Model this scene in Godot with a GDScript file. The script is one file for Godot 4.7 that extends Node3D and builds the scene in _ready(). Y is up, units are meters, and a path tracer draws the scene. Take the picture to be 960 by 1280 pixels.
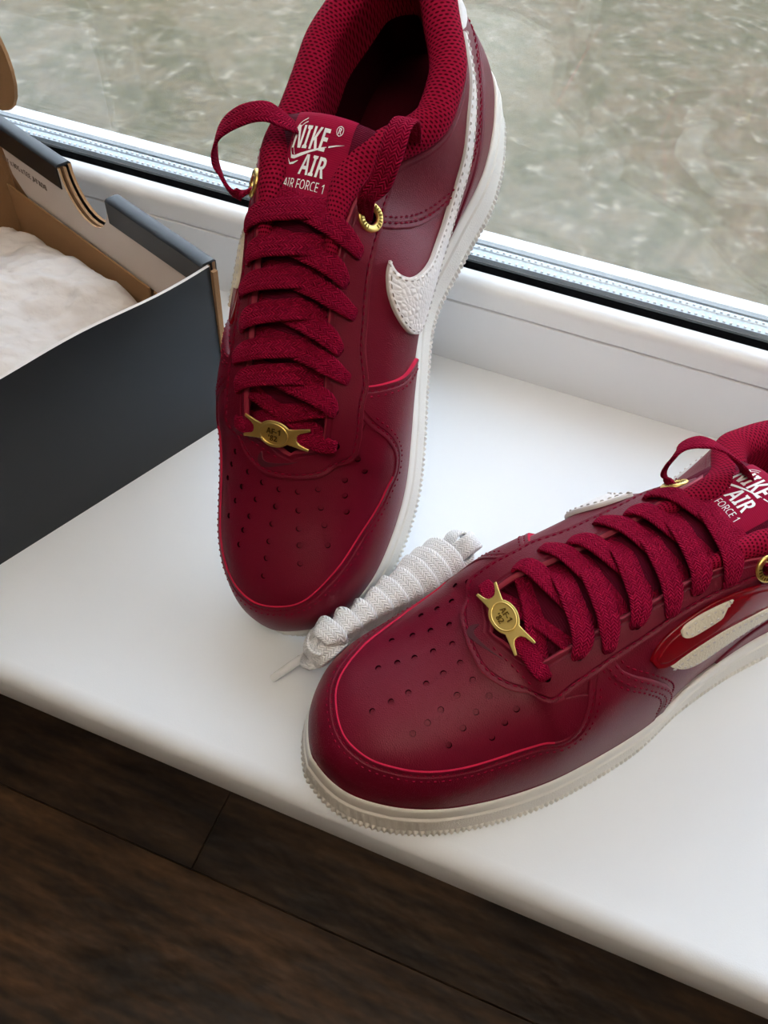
extends Node3D

# ---------------------------------------------------------------- state
var M := {}
var rng := RandomNumberGenerator.new()
const SC := 0.00098          # shoe millimetres to metres
const NL := 1600             # samples of the shoe tables
var CP := []                 # CP[side][k] = control points k = 0..3 along u
var OUTP := []               # OUTP[side] = sole outline (x, w), OUTN[side] = its outward normal
var OUTN := []
var TY := {}                 # scalar tables
var mir := 1.0
# results of sn()
var qp := Vector3()
var qn := Vector3()
var qu := Vector3()
var qv := Vector3()
# points (world millimetres) and outward normals of both sneakers, for what presses against them
var touch_p := PackedVector3Array()
var touch_n := PackedVector3Array()


class MB:
	var v := PackedVector3Array()
	var n := PackedVector3Array()
	var t := PackedVector2Array()
	var i := PackedInt32Array()

	func add(p: Vector3, nn: Vector3, uv := Vector2()) -> int:
		v.append(p)
		n.append(nn)
		t.append(uv)
		return v.size() - 1

	func tri(a: int, b: int, c: int) -> void:
		var g := (v[b] - v[a]).cross(v[c] - v[a])
		if g.dot(n[a] + n[b] + n[c]) > 0.0:
			i.append_array([a, c, b])
		else:
			i.append_array([a, b, c])

	func quad(a: int, b: int, c: int, d: int) -> void:
		tri(a, b, c)
		tri(a, c, d)

	func grid(w: int, h: int, base: int, wrap := false) -> void:
		for y in h - 1:
			for x in (w if wrap else w - 1):
				var x2 := (x + 1) % w
				quad(base + y * w + x, base + y * w + x2, base + (y + 1) * w + x2, base + (y + 1) * w + x)

	func flat(pts: Array, uvs: Array = []) -> void:
		var g: Vector3 = -(pts[1] - pts[0]).cross(pts[2] - pts[0]).normalized()
		var b := v.size()
		for k in pts.size():
			add(pts[k], g, uvs[k] if uvs.size() > k else Vector2())
		for k in range(1, pts.size() - 1):
			i.append_array([b, b + k, b + k + 1])

	func box(c: Vector3, s: Vector3, bas := Basis(), r := 0.0) -> void:
		# a box with chamfered edges
		var h := s * 0.5
		var d := minf(r, minf(h.x, minf(h.y, h.z)) * 0.9)
		var dirs := [Vector3.RIGHT, Vector3.UP, Vector3.BACK]
		for ax in 3:
			for sg in [-1.0, 1.0]:
				var nn: Vector3 = dirs[ax] * sg
				var a1: Vector3 = dirs[(ax + 1) % 3]
				var a2: Vector3 = dirs[(ax + 2) % 3]
				var ids := []
				for q in [[-1, -1], [1, -1], [1, 1], [-1, 1]]:
					var p: Vector3 = nn * h[ax] + a1 * (h[(ax + 1) % 3] - d) * q[0] + a2 * (h[(ax + 2) % 3] - d) * q[1]
					ids.append(add(c + bas * p, (bas * nn).normalized(), Vector2(p.dot(a1), p.dot(a2))))
				quad(ids[0], ids[1], ids[2], ids[3])
		if d <= 0.0:
			return
		for ax in 3:
			var a1: Vector3 = dirs[(ax + 1) % 3]
			var a2: Vector3 = dirs[(ax + 2) % 3]
			var hl: float = h[ax] - d
			for q in [[-1, -1], [1, -1], [1, 1], [-1, 1]]:
				var n1: Vector3 = a1 * q[0]
				var n2: Vector3 = a2 * q[1]
				var e1: Vector3 = a1 * h[(ax + 1) % 3] * q[0] + a2 * (h[(ax + 2) % 3] - d) * q[1]
				var e2: Vector3 = a1 * (h[(ax + 1) % 3] - d) * q[0] + a2 * h[(ax + 2) % 3] * q[1]
				var ids := []
				for z in [[-1.0, e1, n1], [1.0, e1, n1], [1.0, e2, n2], [-1.0, e2, n2]]:
					ids.append(add(c + bas * (dirs[ax] * hl * z[0] + z[1]), (bas * z[2]).normalized()))
				quad(ids[0], ids[1], ids[2], ids[3])
		for sx in [-1.0, 1.0]:
			for sy in [-1.0, 1.0]:
				for sz in [-1.0, 1.0]:
					var sg := Vector3(sx, sy, sz)
					var ids := []
					for ax in 3:
						var p := (h - Vector3(d, d, d)) * sg
						p[ax] = h[ax] * sg[ax]
						ids.append(add(c + bas * p, (bas * (dirs[ax] * sg[ax])).normalized()))
					tri(ids[0], ids[1], ids[2])

	func mesh(mat: Material, into: ArrayMesh = null) -> ArrayMesh:
		var m := into if into else ArrayMesh.new()
		if i.is_empty():
			return m
		var arr := []
		arr.resize(Mesh.ARRAY_MAX)
		arr[Mesh.ARRAY_VERTEX] = v
		arr[Mesh.ARRAY_NORMAL] = n
		arr[Mesh.ARRAY_TEX_UV] = t
		arr[Mesh.ARRAY_INDEX] = i
		m.add_surface_from_arrays(Mesh.PRIMITIVE_TRIANGLES, arr)
		m.surface_set_material(m.get_surface_count() - 1, mat)
		return m


func put(called: String, m: Mesh, parent: Node = null, kind := "", label := "", category := "", group := "") -> MeshInstance3D:
	var o := MeshInstance3D.new()
	o.name = called
	o.mesh = m
	(parent if parent else self).add_child(o, true)
	tag(o, label, category, group, kind)
	return o


func tag(o: Node, label := "", category := "", group := "", kind := "") -> void:
	if label:
		o.set_meta("label", label)
	if category:
		o.set_meta("category", category)
	if group:
		o.set_meta("group", group)
	if kind:
		o.set_meta("kind", kind)


func thing(called: String, label: String, category: String, xf := Transform3D()) -> Node3D:
	var o := Node3D.new()
	o.name = called
	o.transform = xf
	add_child(o, true)
	tag(o, label, category, "pair of dark red sneakers" if called == "sneaker" else "")
	return o


# ---------------------------------------------------------------- entry
func _ready() -> void:
	rng.seed = 7
	camera_and_light()
	materials()
	room()
	window()
	box()
	tissue()
	shoe_tables()
	shoe("sneaker", "dark red sneaker tilted heel-up against the window frame, plain white swoosh facing right",
		Vector3(-0.100861, 0.162082, -0.414426), -1.543361, -0.607068, 0.066775, -1.0)
	shoe("sneaker", "dark red sneaker lying flat at front sill edge, glossy red inset beside its white swoosh",
		Vector3(0.1409, 0.0, -0.323), deg_to_rad(229.1), 0.0, 0.0, 1.0)
	lace_bundle()


func camera_and_light() -> void:
	var cam := Camera3D.new()
	cam.name = "camera"
	add_child(cam)
	cam.transform = Transform3D(Basis(Vector3(0.932124, 0.064666, -0.35632), Vector3(-0.317568, 0.618869, -0.718437), Vector3(0.174057, 0.782828, 0.597398)).orthonormalized(), Vector3(0, 0.345, 0))
	cam.fov = rad_to_deg(2.0 * atan(640.0 / 962.0))
	cam.near = 0.02
	cam.far = 300.0
	cam.current = true
	var we := WorldEnvironment.new()
	we.name = "world"
	var e := Environment.new()
	e.background_mode = Environment.BG_SKY
	var sky := Sky.new()
	var sm := ProceduralSkyMaterial.new()
	sm.sky_top_color = Color(0.82, 0.89, 0.97)
	sm.sky_horizon_color = Color(0.88, 0.93, 0.98)
	sm.sky_curve = 0.2
	sm.ground_horizon_color = Color(0.62, 0.61, 0.58)
	sm.ground_bottom_color = Color(0.42, 0.41, 0.38)
	sm.sun_angle_max = 1.0
	sm.energy_multiplier = 1.0
	sky.sky_material = sm
	e.sky = sky
	e.background_energy_multiplier = 3.4
	e.tonemap_mode = Environment.TONE_MAPPER_LINEAR
	e.tonemap_exposure = 1.6
	e.sdfgi_enabled = true
	e.ssao_enabled = true
	e.ssil_enabled = true
	we.environment = e
	add_child(we)
	# unseen uplight out of frame, placed to light soles and sill off the ceiling
	var lamp := thing("unseen_pendant_lamp", "unseen round pendant uplight, out of view, placed to light the soles and sill by way of the ceiling", "lamp", Transform3D(Basis(), Vector3(0.2, 1.5, 0.9)))
	var b := MB.new()
	var pr := [[0.0, -0.02, Vector2(0, -1)], [0.2, -0.015, Vector2(0.1, -1)], [0.3, 0.02, Vector2(0.6, -0.8)], [0.33, 0.06, Vector2(1, 0)], [0.325, 0.06, Vector2(-1, 0)], [0.29, 0.03, Vector2(-0.6, 0.8)], [0.0, 0.0, Vector2(0, 1)]]
	for r in pr:
		for k in 32:
			var an := TAU * k / 32.0
			var d := Vector3(cos(an), 0, sin(an))
			b.add(d * r[0] + Vector3(0, r[1], 0), (d * r[2].x + Vector3(0, r[2].y, 0)).normalized())
	b.grid(32, pr.size(), 0, true)
	put("bowl", b.mesh(mat(Color8(238, 236, 230), 0.6)), lamp)
	b = MB.new()
	b.box(Vector3(0, 0.25, 0), Vector3(0.012, 0.46, 0.012), Basis(), 0.003)
	put("stem", b.mesh(mat(Color8(210, 210, 208), 0.4)), lamp)
	b = MB.new()
	b.box(Vector3(0, 0.036, 0), Vector3(0.38, 0.012, 0.38), Basis(), 0.003)
	var glow := mat(Color8(250, 244, 232), 0.6)
	glow.emission_enabled = true
	glow.emission = Color(1.0, 0.96, 0.91)
	glow.emission_energy_multiplier = 1.0
	put("unseen_lamp_diffuser", b.mesh(glow), lamp)
	var al := AreaLight3D.new()
	al.name = "unseen_lamp_light"
	al.area_size = Vector2(0.38, 0.38)
	al.light_color = Color(1.0, 0.96, 0.91)
	al.light_energy = 2.6
	al.area_range = 8.0
	al.area_attenuation = 2.0
	al.shadow_enabled = true
	al.position = Vector3(0, 0.046, 0)
	al.rotation = Vector3(PI / 2, 0, 0)
	lamp.add_child(al)


# ---------------------------------------------------------------- materials
func image_of(size: int, f: Callable) -> Image:
	var im := Image.create(size, size, false, Image.FORMAT_RGBA8)
	for y in size:
		for x in size:
			im.set_pixel(x, y, f.call(x / float(size), y / float(size)))
	return im


func height_tex(size: int, f: Callable) -> Image:
	var data := PackedByteArray()
	data.resize(size * size)
	for y in size:
		for x in size:
			data[y * size + x] = int(clampf(f.call(x / float(size), y / float(size)), 0.0, 1.0) * 255.0)
	return Image.create_from_data(size, size, false, Image.FORMAT_L8, data)


func normal_of(h: Image, strength: float) -> ImageTexture:
	var n: Image = h.duplicate()
	n.convert(Image.FORMAT_RGBA8)
	n.bump_map_to_normal_map(strength)
	return ImageTexture.create_from_image(n)


func noise_image(type: int, freq: float, size: int, octaves := 1, ret := 0, jitter := 1.0, sd := 3) -> Image:
	var n := FastNoiseLite.new()
	n.seed = sd
	n.noise_type = type
	n.frequency = freq
	n.fractal_type = FastNoiseLite.FRACTAL_FBM if octaves > 1 else FastNoiseLite.FRACTAL_NONE
	n.fractal_octaves = octaves
	n.cellular_return_type = ret
	n.cellular_jitter = jitter
	return n.get_seamless_image(size, size, false, false, 0.15)


func mat(c: Color, rough: float, tri := 0.0, normal: Texture2D = null, ns := 1.0) -> StandardMaterial3D:
	var m := StandardMaterial3D.new()
	m.albedo_color = c
	m.roughness = rough
	if tri > 0.0:
		m.uv1_triplanar = true
		m.uv1_scale = Vector3(tri, tri, tri)
		m.uv1_triplanar_sharpness = 4.0
	if normal:
		m.normal_enabled = true
		m.normal_texture = normal
		m.normal_scale = ns
	return m


func materials() -> void:
	var grain := normal_of(noise_image(FastNoiseLite.TYPE_CELLULAR, 0.055, 512, 1, FastNoiseLite.RETURN_DISTANCE2_SUB), 3.0)
	var pebble := normal_of(noise_image(FastNoiseLite.TYPE_CELLULAR, 0.045, 256, 1, FastNoiseLite.RETURN_DISTANCE2_SUB), 5.0)
	var fine := normal_of(noise_image(FastNoiseLite.TYPE_SIMPLEX, 0.12, 256, 3), 3.0)
	var paper := normal_of(noise_image(FastNoiseLite.TYPE_SIMPLEX, 0.02, 512, 5), 4.0)
	# braid of the laces: six columns of slanted stitches
	var braid_h := height_tex(192, func(u: float, w: float) -> float:
		var c := int(u * 6.0)
		var cx := fmod(u * 6.0, 1.0) * 2.0 - 1.0
		var sl := 1.0 if c % 2 == 0 else -1.0
		var ph := w * 8.0 + sl * cx * 0.55
		var s := 0.5 + 0.5 * cos(TAU * ph)
		return sqrt(maxf(0.0, 1.0 - cx * cx * 0.85)) * (0.25 + 0.75 * pow(s, 0.6)))
	var braid := normal_of(braid_h, 7.0)
	var braid_c := ImageTexture.create_from_image(image_of(96, func(u: float, w: float) -> Color:
		var c := int(u * 6.0)
		var cx := fmod(u * 6.0, 1.0) * 2.0 - 1.0
		var sl := 1.0 if c % 2 == 0 else -1.0
		var s := 0.5 + 0.5 * cos(TAU * (w * 8.0 + sl * cx * 0.55))
		var k := 0.9 + 0.1 * s
		return Color(k, k, k)))
	# knitted mesh of the collar: staggered oval openings
	var knit := func(u: float, w: float) -> float:
		var r := fmod(w * 4.0, 1.0)
		var row := int(w * 4.0)
		var cx := fmod(u * 4.0 + 0.5 * (row % 2), 1.0) - 0.5
		var cy := r - 0.5
		return clampf((sqrt(cx * cx * 3.2 + cy * cy * 6.0) - 0.42) * 3.0, 0.0, 1.0)
	var knit_n := normal_of(height_tex(192, knit), 6.0)
	var knit_c := ImageTexture.create_from_image(image_of(128, func(u: float, w: float) -> Color:
		return Color(0.55, 0.48, 0.5).lerp(Color.WHITE, knit.call(u, w))))
	var weave := normal_of(height_tex(64, func(u: float, w: float) -> float:
		return 0.5 + 0.5 * sin(TAU * (u * 8.0)) * (0.6 + 0.4 * sin(TAU * w * 8.0))), 3.0)

	var red := Color8(108, 8, 35)
	M.leather = mat(red, 0.44, 45.0, grain, 0.8)
	M.leather.metallic_specular = 0.36
	M.shell = M.leather
	M.edge = mat(Color8(192, 40, 70), 0.75, 60.0, fine, 0.5)
	M.fold = mat(Color8(158, 32, 58), 0.6, 60.0, fine, 0.4)
	M.pit = mat(Color8(30, 4, 10), 0.95)
	M.thread = mat(Color8(128, 14, 44), 0.7)
	M.tick = mat(Color8(74, 4, 24), 0.6)
	M.white_thread = mat(Color8(205, 196, 190), 0.7)
	M.lace = mat(Color8(158, 16, 54), 0.85, 0.0, braid, 2.4)
	M.lace.albedo_texture = braid_c
	M.lace.rim_enabled = true
	M.lace.rim = 0.25
	M.lace.rim_tint = 0.8
	M.white_lace = mat(Color8(252, 251, 250), 0.85, 0.0, braid, 1.0)
	M.white_lace.albedo_texture = braid_c
	M.knit = mat(Color8(150, 18, 50), 0.8, 0.0, knit_n, 1.2)
	M.knit.albedo_texture = knit_c
	M.lining = mat(Color8(70, 10, 24), 0.9, 200.0, weave, 0.7)
	M.nylon = mat(Color8(92, 16, 38), 0.55, 160.0, weave, 0.9)
	M.label = mat(Color8(150, 18, 54), 0.6, 160.0, weave, 0.4)
	M.print = mat(Color8(236, 232, 230), 0.6)
	M.rubber = mat(Color8(236, 231, 221), 0.5, 60.0, fine, 0.15)
	M.stipple = mat(Color8(234, 229, 219), 0.6, 70.0, pebble, 0.9)
	M.tumbled = mat(Color8(236, 229, 224), 0.5, 42.0, pebble, 0.9)
	M.cream = mat(Color8(222, 212, 190), 0.55, 60.0, pebble, 0.5)
	for q in [M.lace, M.white_lace, M.knit, M.lining, M.nylon, M.label, M.thread, M.edge, M.pit]:
		q.metallic_specular = 0.12
	M.patent = mat(Color8(126, 0, 16), 0.3)
	M.patent.metallic_specular = 0.2
	M.patent.clearcoat_enabled = true
	M.patent.clearcoat = 0.55
	M.patent.clearcoat_roughness = 0.03
	M.gold = mat(Color8(244, 214, 128), 0.34, 120.0, fine, 0.1)
	M.gold.metallic = 1.0
	M.dark_gold = mat(Color8(120, 92, 36), 0.45)
	M.dark_gold.metallic = 1.0
	M.aglet = mat(Color8(238, 238, 238), 0.2)
	M.plastic = mat(Color8(236, 236, 236), 0.33, 30.0, fine, 0.03)
	M.sill = mat(Color8(236, 239, 242), 0.7, 30.0, fine, 0.04)
	M.sill.metallic_specular = 0.12
	M.rubber_black = mat(Color8(7, 7, 8), 0.8)
	M.rubber_black.metallic_specular = 0.1
	M.rubber_grey = mat(Color8(96, 100, 102), 0.5)
	M.alu = mat(Color8(158, 164, 168), 0.4)
	M.alu.metallic = 0.85
	M.hole = mat(Color8(40, 42, 44), 0.6)
	M.glass = mat(Color(0.93, 0.97, 0.95, 0.06), 0.0)
	M.glass.transparency = BaseMaterial3D.TRANSPARENCY_ALPHA
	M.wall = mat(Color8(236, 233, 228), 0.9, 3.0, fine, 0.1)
	M.unseen_tan_wall = mat(Color8(150, 128, 108), 0.9, 3.0, fine, 0.1)  # walls out of view, tan to dim the light on the sill's front edge
	M.card_black = mat(Color8(20, 24, 29), 0.42, 40.0, fine, 0.06)
	M.kraft = mat(Color8(160, 122, 84), 0.85, 20.0, fine, 0.25)
	M.card_white = mat(Color8(214, 204, 198), 0.7, 20.0, fine, 0.06)
	M.ink = mat(Color8(120, 108, 100), 0.8)
	M.tissue = mat(Color8(216, 208, 201), 0.85, 9.0, paper, 0.5)
	M.tissue.backlight_enabled = true
	M.tissue.backlight = Color(0.25, 0.24, 0.22)

	# floor planks: stretched wood grain, three tones
	var wn := FastNoiseLite.new()
	wn.seed = 11
	wn.fractal_octaves = 4
	wn.frequency = 1.0
	var wood := ImageTexture.create_from_image(image_of(384, func(u: float, w: float) -> Color:
		var a := wn.get_noise_2d(u * 6.0, w * 26.0)
		var b := wn.get_noise_2d(u * 4.0 + 40.0, w * 5.0)
		var d := wn.get_noise_2d(u * 50.0, w * 70.0 + 9.0)
		var k := clampf(0.78 + 0.42 * a + 0.45 * b + 0.15 * d, 0.05, 1.3)
		return Color(0.42 * k, 0.325 * k, 0.235 * k)))
	var wood_n := normal_of(noise_image(FastNoiseLite.TYPE_SIMPLEX, 0.05, 256, 4), 2.0)
	M.planks = []
	for c in [Color(0.80, 0.75, 0.70), Color(0.88, 0.82, 0.75), Color(0.73, 0.71, 0.69)]:
		var m := mat(c, 0.5, 0.0, wood_n, 0.25)
		m.albedo_texture = wood
		M.planks.append(m)
	# the ground outside: damp concrete with moss and pale scuffs
	var gn := FastNoiseLite.new()
	gn.seed = 23
	gn.fractal_octaves = 5
	gn.frequency = 1.0
	var ground := ImageTexture.create_from_image(image_of(768, func(u: float, w: float) -> Color:
		var a := gn.get_noise_2d(u * 10.0, w * 10.0)
		var b := gn.get_noise_2d(u * 26.0 + 20.0, w * 22.0 + 7.0)
		var d := gn.get_noise_2d(u * 60.0 + 3.0, w * 55.0)
		var c := Color(0.41, 0.375, 0.31).lerp(Color(0.33, 0.32, 0.24), clampf(0.5 + a * 1.6, 0.0, 1.0))
		c = c.lerp(Color(0.45, 0.435, 0.40), clampf(b * 1.5 + 0.1, 0.0, 1.0))
		c = c.lerp(Color(0.58, 0.57, 0.54), clampf((b + d * 0.5 - 0.4) * 2.0, 0.0, 0.55))
		c = c * (1.0 + 0.2 * d)
		c.a = 1.0
		return c))
	M.ground = mat(Color(0.88, 0.82, 0.735), 0.95)
	M.ground.metallic_specular = 0.2
	M.ground.albedo_texture = ground


# ---------------------------------------------------------------- room
func slab(called: String, c: Vector3, s: Vector3, m: Material, label: String, r := 0.0) -> MeshInstance3D:
	var b := MB.new()
	b.box(Vector3(), s, Basis(), r)
	var o := put(called, b.mesh(m), null, "structure", label)
	o.position = c
	return o


func room() -> void:
	# sill: a board with a rounded nose, swept along x
	var prof := [Vector2(-0.46, -0.036), Vector2(-0.46, 0.0)]
	for k in 9:
		var a := PI / 2 * k / 8.0
		prof.append(Vector2(-0.1055 + 0.0085 * sin(a), -0.0085 + 0.0085 * cos(a)))
	prof.append_array([Vector2(-0.0985, -0.0335), Vector2(-0.1, -0.036)])
	put("window_sill", extrude_x(prof, -1.15, 1.25, M.sill), null, "structure", "white glossy plastic window sill with a rounded front edge")
	var fy := -0.75
	# floor: planks along x
	var floor_root := Node3D.new()
	floor_root.name = "floor"
	add_child(floor_root)
	tag(floor_root, "dark brown wood plank floor below the window sill", "", "", "structure")
	var b := MB.new()
	b.box(Vector3(0, fy - 0.06, 1.2), Vector3(5.2, 0.1, 3.4))
	put("subfloor", b.mesh(M.hole), floor_root)
	var meshes := []
	for m in M.planks:
		var pb := MB.new()
		plank(pb, 1.2, 0.24)
		meshes.append(pb.mesh(m))
	# a seam runs at z = -0.176, a cross joint at x = -0.27
	for row in 14:
		var zc := -0.176 - 0.12 - 0.24 + 0.24 * row
		var x0: float = -0.262 + [0.4, 0.0, 0.75, 0.3, 0.1][row % 5] - 2.4
		for k in 5:
			var o := put("floor_plank", meshes[(row * 2 + k * 3 + row / 3) % 3], floor_root)
			o.position = Vector3(x0 + 0.6 + 1.2 * k, fy - 0.008, zc)
	# walls: the window wall has an opening x -1.15..1.25, y -0.04..1.5
	var wz := -0.46
	slab("wall_back_low", Vector3(0, -0.405, wz - 0.05), Vector3(5.2, 0.73, 0.24), M.unseen_tan_wall, "plain plaster wall under the window")
	slab("wall_back_left", Vector3(-1.875, 0.73, wz - 0.05), Vector3(1.45, 1.54, 0.24), M.wall, "plain plaster wall left of the window")
	slab("wall_back_right", Vector3(1.925, 0.73, wz - 0.05), Vector3(1.35, 1.54, 0.24), M.wall, "plain plaster wall right of the window")
	slab("wall_back_top", Vector3(0, 1.74, wz - 0.05), Vector3(5.2, 0.48, 0.24), M.wall, "plain plaster wall above the window")
	slab("wall_left", Vector3(-2.65, 0.6, 1.15), Vector3(0.1, 2.8, 3.7), M.unseen_tan_wall, "unseen plaster wall at the left end of the room, tan to dim the sill front edge")
	slab("wall_right", Vector3(2.65, 0.6, 1.15), Vector3(0.1, 2.8, 3.7), M.unseen_tan_wall, "unseen plaster wall at the right end of the room, tan to dim the sill front edge")
	slab("wall_front", Vector3(0, 0.6, 2.95), Vector3(5.2, 2.8, 0.1), M.unseen_tan_wall, "unseen plaster wall behind the camera, tan to dim the sill front edge")
	slab("ceiling", Vector3(0, 1.98, 1.15), Vector3(5.4, 0.1, 3.8), M.wall, "plain white ceiling")
	# outside
	var g := MB.new()
	g.flat([Vector3(-40, -3, -60), Vector3(40, -3, -60), Vector3(40, -3, -0.7), Vector3(-40, -3, -0.7)], [Vector2(0, 0), Vector2(11.6, 0), Vector2(11.6, 8.6), Vector2(0, 8.6)])
	g.flat([Vector3(-40, -3.3, -0.7), Vector3(40, -3.3, -0.7), Vector3(40, -3.3, -60), Vector3(-40, -3.3, -60)])
	put("ground", g.mesh(M.ground), null, "structure", "damp mossy concrete yard seen through the window")


func plank(b: MB, l: float, w: float) -> void:
	var g := 0.0003
	var h := 0.008
	var c := 0.0012
	var x := l / 2 - g
	var z := w / 2 - g
	var u := l / 1.2
	var vv := w / 0.6
	var top := [Vector3(-x + c, h, -z + c), Vector3(x - c, h, -z + c), Vector3(x - c, h, z - c), Vector3(-x + c, h, z - c)]
	var low := [Vector3(-x, h - c, -z), Vector3(x, h - c, -z), Vector3(x, h - c, z), Vector3(-x, h - c, z)]
	var bot := [Vector3(-x, 0, -z), Vector3(x, 0, -z), Vector3(x, 0, z), Vector3(-x, 0, z)]
	var uv := [Vector2(0, 0), Vector2(u, 0), Vector2(u, vv), Vector2(0, vv)]
	b.flat(top, uv)
	for k in 4:
		var j := (k + 1) % 4
		b.flat([top[k], low[k], low[j], top[j]].duplicate(), [uv[k], uv[k], uv[j], uv[j]])
		b.flat([low[k], bot[k], bot[j], low[j]], [uv[k], uv[k], uv[j], uv[j]])
	b.flat([bot[3], bot[2], bot[1], bot[0]], uv)


# profile of (z, y) points swept along x; smooth where the turn is slight
func extrude_x(prof: Array, x0: float, x1: float, m: Material, closed := true) -> ArrayMesh:
	var b := MB.new()
	var n := prof.size()
	var ctr := Vector2()
	var area := 0.0
	for k in n:
		var p: Vector2 = prof[k]
		var q: Vector2 = prof[(k + 1) % n]
		area += p.cross(q)
	var sg := 1.0 if area > 0 else -1.0
	var en := []
	for k in n:
		var d: Vector2 = (prof[(k + 1) % n] - prof[k]).normalized()
		en.append(Vector2(d.y, -d.x) * sg)
	for k in (n if closed else n - 1):
		var j := (k + 1) % n
		var n0: Vector2 = en[k]
		var n1: Vector2 = en[k]
		if n0.dot(en[(k + n - 1) % n]) > 0.8:
			n0 = (n0 + en[(k + n - 1) % n]).normalized()
		if n1.dot(en[j]) > 0.8:
			n1 = (n1 + en[j]).normalized()
		var p: Vector2 = prof[k]
		var q: Vector2 = prof[j]
		var ids := [b.add(Vector3(x0, p.y, p.x), Vector3(0, n0.y, n0.x)), b.add(Vector3(x1, p.y, p.x), Vector3(0, n0.y, n0.x)), b.add(Vector3(x1, q.y, q.x), Vector3(0, n1.y, n1.x)), b.add(Vector3(x0, q.y, q.x), Vector3(0, n1.y, n1.x))]
		b.quad(ids[0], ids[1], ids[2], ids[3])
	var tris := Geometry2D.triangulate_polygon(PackedVector2Array(prof))
	for e in [[x0, -1.0], [x1, 1.0]]:
		var base := b.v.size()
		for p in prof:
			b.add(Vector3(e[0], p.y, p.x), Vector3(e[1], 0, 0))
		for k in range(0, tris.size(), 3):
			b.tri(base + tris[k], base + tris[k + 1], base + tris[k + 2])
	return b.mesh(m)


func window() -> void:
	var w := Node3D.new()
	w.name = "window_1"
	add_child(w)
	tag(w, "white plastic window frame with double glazing above the sill", "", "", "structure")
	var x0 := -1.15
	var x1 := 1.25
	# lower frame member, its face at z = -0.406
	put("frame_rail", extrude_x([Vector2(-0.458, 0.0), Vector2(-0.4065, 0.0), Vector2(-0.406, 0.0008), Vector2(-0.406, 0.0458), Vector2(-0.4075, 0.0464), Vector2(-0.458, 0.0464)], x0, x1, M.plastic), w)
	# glazing bead with rounded top
	var pr := [Vector2(-0.4245, 0.047), Vector2(-0.4068, 0.047), Vector2(-0.4062, 0.0476), Vector2(-0.4066, 0.053)]
	for k in 9:
		var a := PI * 0.5 * k / 8.0
		pr.append(Vector2(-0.4155 + 0.0085 * cos(a), 0.056 + 0.0072 * sin(a)))
	pr.append_array([Vector2(-0.4195, 0.0634), Vector2(-0.4205, 0.0622), Vector2(-0.4245, 0.0622)])
	put("glazing_bead", extrude_x(pr, x0, x1, M.plastic), w)
	put("gasket", extrude_x([Vector2(-0.4247, 0.0622), Vector2(-0.4197, 0.0622), Vector2(-0.4197, 0.0632), Vector2(-0.4247, 0.0652)], x0, x1, M.rubber_black), w)
	# pane, spacer bar with desiccant holes, pane
	for z in [-0.4268, -0.4488]:
		var b := MB.new()
		b.box(Vector3((x0 + x1) / 2, 0.74, z), Vector3(x1 - x0 - 0.1, 1.384, 0.004))
		put("pane", b.mesh(M.glass), w)
	put("sealant", extrude_x([Vector2(-0.4462, 0.052), Vector2(-0.4294, 0.052), Vector2(-0.4294, 0.0636), Vector2(-0.4462, 0.0622)], x0, x1, M.rubber_grey), w)
	var sb := extrude_x([Vector2(-0.4455, 0.0623), Vector2(-0.4302, 0.0637), Vector2(-0.4306, 0.0662), Vector2(-0.4355, 0.0664), Vector2(-0.4362, 0.0656), Vector2(-0.4396, 0.0652), Vector2(-0.4402, 0.0658), Vector2(-0.445, 0.0652)], x0, x1, M.alu)
	var spacer := put("spacer_bar", sb, w)
	var hb := MB.new()
	for k in 300:
		for row in 2:
			hb.box(Vector3(-0.72 + 0.0042 * k + 0.0021 * row, 0.0666 - 0.0006 * row, -0.4326 - 0.0098 * row), Vector3(0.0015, 0.0006, 0.0014))
	put("desiccant_dots", hb.mesh(M.print), spacer, "stuff")
	put("outer_gasket", extrude_x([Vector2(-0.463, 0.05), Vector2(-0.4512, 0.05), Vector2(-0.4512, 0.0628), Vector2(-0.463, 0.0578)], x0, x1, M.rubber_grey), w)
	put("outer_lip", extrude_x([Vector2(-0.478, 0.0), Vector2(-0.458, 0.0), Vector2(-0.458, 0.05), Vector2(-0.463, 0.0585), Vector2(-0.4755, 0.0576), Vector2(-0.478, 0.055)], x0, x1, M.plastic), w)
	# stiles and head
	for s in [[x0 + 0.035, 0.07, 0.735, 1.47], [x1 - 0.035, 0.07, 0.735, 1.47]]:
		var b := MB.new()
		b.box(Vector3(s[0], 0.78, -0.442), Vector3(s[1], 1.44, 0.072), Basis(), 0.004)
		put("frame_stile", b.mesh(M.plastic), w)
	var b2 := MB.new()
	b2.box(Vector3((x0 + x1) / 2, 1.465, -0.442), Vector3(x1 - x0, 0.07, 0.0715), Basis(), 0.004)
	put("frame_head", b2.mesh(M.plastic), w)


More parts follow.
